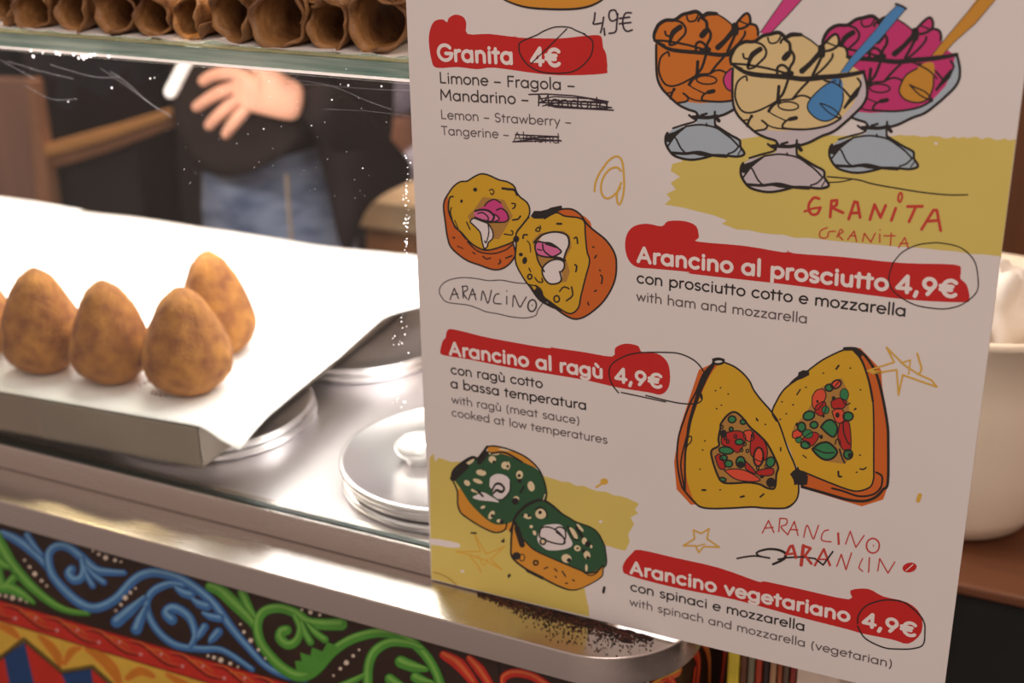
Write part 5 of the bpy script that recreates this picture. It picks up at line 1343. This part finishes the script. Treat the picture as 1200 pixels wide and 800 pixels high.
s([(836,427),(826,444),(818,463),(809,492),(806,510),(803,535),(803,574)], [3,4.5,3.5,3,2,1.6]); s([(808,500),(800.6,527.5),(798,546.7),(802.7,574)], 1.5); s([(833,430),(823,443),(820,455),(822,466)], 1.8)
s([(805.4,523),(806,513),(810,511),(810,517),(805,522)], 1.2); I.ell(842, 423.5, 6.2, 2.9, None, 8, -4, K0, 2.0); s([(836,421),(842,420),(848,421.5)], 2.4)
fl_ = [(844.6,500),(842,513.7),(842.5,522),(834,527.5),(835,538.5),(840.5,555),(846,564),(855.6,566),(876,565),(890,567),(899.6,571.5),(908,571),(910,555),(912,546.7),(906.5,533),(898,518),(887,507),(879,500),(868,486.7),(860,482.4),(852,486.7),(845,496)]
I.poly(fl_, BRN, 7, False)
for P, m in (([(846,508),(858,505),(868,505),(874,512),(870,524),(864,530),(856,524),(846,520)], DRD), ([(872,505),(880,504),(884,513),(878,517),(872,512)], TOM), ([(884,504),(893,512),(899,525),(898,537),(890,540),(880,532),(880,515)], DRD), ([(838,535),(844,532),(850,548),(843,548)], DRD), ([(849,551),(858,549),(870,550),(882,555),(891,562),(880,564),(862,561)], TOM), ([(886,552),(896,549),(906,549),(905,556),(890,557)], DRD), ([(874,540),(882,548),(886,555),(874,549)], DRD)):
    I.poly(P, m, 8); s(P + [P[0]], 1.1, K0, 10)
for x, y, rx, ry, r_ in ((851,527.5,8.5,4.2,6),(866.5,517.5,4.8,3.4,0),(857,502.5,2.2,2.4,0),(858,491,4.5,4,0),(871,494,3.4,2.8,0),(854,543,4.6,4,0),(903,541,5,6,20),(847,561.5,4,2.3,10),(848,536,4.4,3,0)): I.ell(x, y, rx, ry, GN2, 9, r_, K0, 1.4)
I.ell(889, 535, 5.6, 11, TOM, 9, 4, K0, 1.8); I.ell(868, 541, 5.2, 6.4, GN2, 9, 0, K0, 1.6); I.ell(868, 544, 4.2, 4.2, K0, 10); I.ell(903.5, 565, 5.6, 5.8, K0, 10); I.ell(893, 558, 2.4, 2.2, K0, 10); I.ell(848, 508, 4, 5, K0, 9)
for x, y in ((850,513),(862,511),(869,527),(853,517),(846,500),(888,548),(898,546),(882,510),(876,528),(873,520)): I.ell(x, y, 1.5, 2, None, 10, 0, K0, 1.1)
s(fl_ + [fl_[0]], 2.0, K0, 11)
for x, y in ((838.6,457.5),(844.5,454),(853.5,461.5),(840,478.5),(845.5,474.5),(887.5,491.5),(897,497),(826,516.3),(823.5,527),(820.5,549.5),(844,573.6)): I.ell(x, y, 1.1, 0.9, K0, 8)
s([(886.5,490),(888,492.5)], 1.6); s([(823,573.8),(827,573.8)], 1.8); s([(868,582),(872,581)], 1.8); s([(891,582),(895,578.5)], 1.6); s([(915,524),(915,528)], 1.3)
# right half
s([(1003,408),(1010,413),(1016.7,420),(1026.7,436.7),(1034,463),(1040,496.7),(1041,520),(1040.5,565),(1035,573),(1026.7,581.7),(1013,586.7),(993,585),(966.7,577.5),(940,570)], 2.6)
s([(990,408.5),(1003,409),(1008,416)], 3.6); s([(1001,411),(1010,422),(1018,445),(1023,470)], 2.0)
s([(1026.7,553),(1033,556.7),(1034,563),(1031.7,571.7),(1023,579),(1006.7,581),(988,575),(975,571.7)], 1.8)
I.poly([(925,449),(930,444),(935,440),(936,436),(941,433.5),(948,434),(948.5,439),(942,442.5),(932,446.5),(926,451)], K0, 9, False)
I.poly([(930,551),(933,549),(935,546),(937,550),(944,553),(947,558),(946,567),(940,569),(936,567),(931,568),(930,562),(926,555)], K0, 12, False)
fr_ = [(986.7,443),(993,456.7),(995,480),(996.7,500),(999,536.7),(988,543),(966.7,540),(951.7,526),(933,518),(928,506.7),(931.7,496.7),(941.7,488),(951.7,471.7),(955,458),(973,448),(980,444)]
I.poly(fr_, BRN, 7, False)
for P, m in (([(952,464),(957,457),(965,456),(968,464),(962,476),(956,480),(952,474)], TOM), ([(957,474),(966,470),(968,478),(963,487),(955,482)], DRD), ([(974,470),(983,466),(992,470),(988,478),(976,478)], DRD), ([(975,482),(982,478),(989,482),(988,494),(980,494)], TOM), ([(929,506),(936,503),(940,509),(934,513),(929,512)], TOM), ([(940,514),(952,506),(960,510),(952,522),(945,518)], DRD), ([(984,496),(995,495),(997,526),(988,526),(982,514)], DRD)):
    I.poly(P, m, 8); s(P + [P[0]], 1.0, K0, 10)
for x, y, rx, ry, r_ in ((971.7,454,4.6,4,0),(989.5,462,4.5,6.5,0),(948,486.7,6.8,5.2,-20),(994,487.5,5.8,5,0),(967.5,480,3.6,4.2,0),(954,497.5,4.5,4,0),(939.5,500,4.6,5.5,0),(946.7,508,5.5,4.6,0),(944,521,5.4,4.2,10),(994,532,5.2,5.6,0),(936,515,3,3,0)): I.ell(x, y, rx, ry, GN2, 9, r_, K0, 1.5)
I.poly([(962,500),(968,493),(975,492),(981,499),(980,508),(976,511.5),(969,507)], GN2, 9); s([(962,500),(968,493),(975,492),(981,499),(980,508),(976,511.5),(969,507),(962,500)], 1.8)
I.poly([(952,526),(960,519.5),(970,518),(978,524),(981,530),(975,537),(966,538),(958,533)], GN2, 9); s([(952,526),(960,519.5),(970,518),(978,524),(981,530),(975,537),(966,538),(958,533),(952,526)], 2.0); s([(954,525),(966,530),(977,530)], 1.4)
I.ell(980, 450, 6.5, 4.4, TOM, 9, -35, K0, 1.5); s([(977,454),(984,446)], 1.0, K0, 11)
for x, y, r in ((962.5,511.5,2.6),(977,466.5,2.8),(981.5,486,3.2),(996,533,3),(934,497,2.2),(958,470,1.8),(965,487,2)): I.ell(x, y, r*0.8, r, K0, 10)
s([(979,520),(980,515),(984,515),(985,521)], 1.2); s([(988,495),(989,506),(993,517),(996,520)], 1.3); s([(984,526),(987,536),(990,542)], 1.6); s([(988,470),(992,474),(996,472)], 1.2)
for x, y in ((944.5,453.5),(996.5,431),(1008.5,456.5),(916.5,470.5),(929.5,474),(921.5,484.5),(914.5,491),(1002.5,479),(1008,533),(1004,553),(965,437)): I.ell(x, y, 1.2, 0.9, K0, 8)
s([(934,462),(938,456)], 1.3); s([(980,432),(983,428)], 1.8); s([(941,533),(945,536)], 1.1); s([(982.5,552),(983,557.5),(986,558)], 1.8); s([(1008,549),(1012,549.5),(1015,547.5)], 1.4); s([(1001.5,479.5),(1003,478.3)], 1.5)
I.build('meat_arancino_drawing', sign)

# --- spinach arancino
I = ink()
I.poly([(536,574),(536.5,590),(540,600),(560,614.5),(575,622),(584,623.5),(593,620.5),(600,622),(606,612),(580,595),(545,570)], MU, 3, False)
I.poly([(571,523),(580,522),(597.5,526.5),(617.5,536.5),(630,548),(616,548),(592,534),(572,531)], MU, 3, False)
lg = [(530,557.5),(533,550),(544,541),(554,535.6),(560,537),(566,530),(573,529),(592,532.5),(610,540),(630,550),(637.5,564),(640.6,578.7),(638,587),(625,596),(610,604),(598,612),(590,614),(581,614),(570.5,608.5),(559,598),(550,588),(540,572.5)]
I.poly(lg, GN, 4)
s([(530,557.5),(533,550),(544,541),(554,535.6),(560,537),(566,530),(571,523)], [3,3.4,2.6,2.4]); s([(571,523),(580,522.3),(597.5,526.5),(616,535),(630,547.5),(637.5,562),(640.8,578),(639,587)], 1.4); s([(530,557.5),(531,563),(536,575),(536.5,590),(540,600),(547,606),(560,614.5),(575,622),(584,623.5),(592,620),(594,613)], 1.5)
s([(531,560),(546,546)], 6); s([(562,541),(570,531)], 5); s([(576,531),(592,530),(612,541)], 1.8); s([(567,533),(570,524)], 2)
I.poly([(584,526),(592,525),(600,528),(592,528)], CM3, 5); I.poly([(571,531),(578,530),(586,531.5),(580,533)], CM3, 5)
wl = [(574,565),(575,559),(582.5,555),(592.5,557),(598,564),(597.5,575),(590,584),(585,585),(578,580),(577.5,574),(574,570)]
I.poly(wl, WH, 6); s([(598,564),(597.5,575),(590,584),(585,585)], 1.2); s([(577,574),(581,567),(587,567),(591,572),(588,576),(582,574),(578,578)], [1.5,2.4,2,3,1.6])
I.poly([(554,582.5),(560,579),(566,576.5),(575,581),(585,588),(575,587),(562,585.6)], WH, 6); s([(560,575),(566,581)], 2); s([(553,573),(560,577)], 1.5, CM3)
for x, y, rx, ry, r_ in ((577,538,4.4,4,20),(592,545,4.5,4.5,0),(609,556,4,5,0),(622.5,569.5,4,6,-15),(564,553.5,6,3.5,12),(560,563.5,6,2.4,20),(547.5,565.6,4,3,40),(551,540.8,6,2.4,-35),(605,584,3.4,3,0),(566,594,3,1.6,-20),(576,603,3,5.5,30),(555,575,3,1.2,20),(585,610,3,2,0)):
    I.ell(x, y, rx, ry, CM3, 6, r_)
for x, y, r in ((579,541,1.8),(595,546,1.6),(608.5,557,2),(604,587,4),(577,604,2),(609,563,2.6),(588,611,2.4),(566,550,1.2)): I.ell(x, y, r, r, K0, 7)
s([(596,541),(597.5,546),(595,550)], 1.4, CM3); s([(614,570),(610,577)], 2); s([(637,585),(639,579)], 1.2, CM3)
rg_ = [(602.5,613),(605,604),(610,598),(622,589),(635.5,585.7),(647.5,592),(658,601),(676,611.5),(692.5,617.5),(701.5,625),(709,638.5),(710,659.5),(704.5,665.5),(691,670.7),(682,668.5),(664,661),(643,652),(625,643),(613,629.5)]
I.poly([(605,606),(601,614.5),(599,640),(601,653.5),(617.5,667),(637,677.5),(655,686.5),(670,691),(683.5,688),(704.5,676),(708,664),(709,650),(640,640)], MU, 7, False)
I.poly(rg_, GN, 8)
s([(709,640),(711,659),(707,666),(704.5,676),(683.5,688),(670,691),(655,686.5),(637,677.5),(617.5,667),(601,653.5),(599,640),(601,614.5),(605,604),(612,596),(622,589),(635.5,585.5),(647.5,592),(658,601),(668,607),(676,611.5),(692.5,617.5),(701.5,625),(709,640)], [1.2,1.2,1.0,1.8,2,1.8,2.6,3,2,1.4,1.2,1.4], K0, 10)
s([(606,619),(612,638)], 5.5, K0, 10); s([(604,612),(607,626)], 3, K0, 10); s([(598,622),(602,612)], 2, K0, 10); s([(612,630),(625,643),(643,652),(664,661),(682,668.5),(690,671),(700,669),(707,662)], 1.4, K0, 10); s([(684,670),(692,674),(699,671),(702,667)], 1.2, K0, 10)
I.ell(605.5, 651, 5, 4.6, K0, 10); I.ell(612, 653, 3, 4, None, 10, 0, K0, 0.9); I.ell(628, 659, 2.6, 2.6, None, 10, 0, K0, 1.6); s([(618,668),(636,677)], 3, K0, 10)
for P in ([(638,666),(642,664)], [(650,666),(653,669)], [(659,669),(663,675)], [(651,675),(652,676)], [(671,679),(673,680)], [(663,683),(665,683)]): s(P, 1.4, K0, 10)
wr_ = [(631.7,623.5),(637,616),(645,614),(655,614),(661,618),(667,628),(671,637.7),(662.5,643),(644.5,644.5),(635.5,640),(630,632.5)]
I.poly(wr_, WH, 9); s([(632,628),(634,619),(642,617),(652,621),(660,629),(662,636),(655,637),(643,634),(633,629)], 1.5, K0, 11); s([(650,620),(656,617),(662,620),(663,628),(661,636)], 1.5, K0, 11); s([(652,623),(660,629)], 1.4, K0, 11); I.ell(636.5, 634, 3.2, 3.6, CM3, 10, 20, K0, 1.5)
for x, y, rx, ry, r_ in ((634,601.7,6.5,6,0),(617.5,604.7,5.5,2.6,20),(622.7,616.7,2,2,0),(626.5,624,2,3,-20),(672,625,3.4,8.5,-30),(680,618,1.6,6,-40),(685,633.5,3,4,0),(676.7,642,4,3.4,20),(688,650,3.8,5,-20),(664,654,6,5,20),(687.3,665,1.5,4.4,0),(693,640,1.4,2,0)):
    I.ell(x, y, rx, ry, CM3, 9, r_)
for x, y, r in ((633,600,2.2),(620,604,1.8),(667,656,2.6),(689,637,3.4),(677,642,1.4),(689,653,2),(613,603,1.6),(684,645,2.2)): I.ell(x, y, r, r, K0, 11)
s([(628,596),(634,594),(640,599),(641,606)], 1.4, K0, 11); s([(665,616),(672,630),(678,632)], 1.6, K0, 11); s([(676,618),(682,628)], 3, K0, 11)
I.build('spinach_arancino_drawing', sign)
I = ink()
s([(552.5,624),(558,624.3)], 1.6); I.ell(589.5, 633.8, 2.2, 1.6, K0, 12); s([(590.5,631),(590.8,634)], 1.2); I.ell(596.8, 674, 2, 1.8, K0, 12); s([(598,672.5),(596,676.5)], 1.2); s([(708.3,688),(707.3,693.5)], 2.6)
for x, y, m in ((1089,617,K2),(1104,639,K2)): I.ell(x, y, 0.9, 0.7, WH, 3)
I.build('small_print_marks', sign)['kind'] = 'stuff'
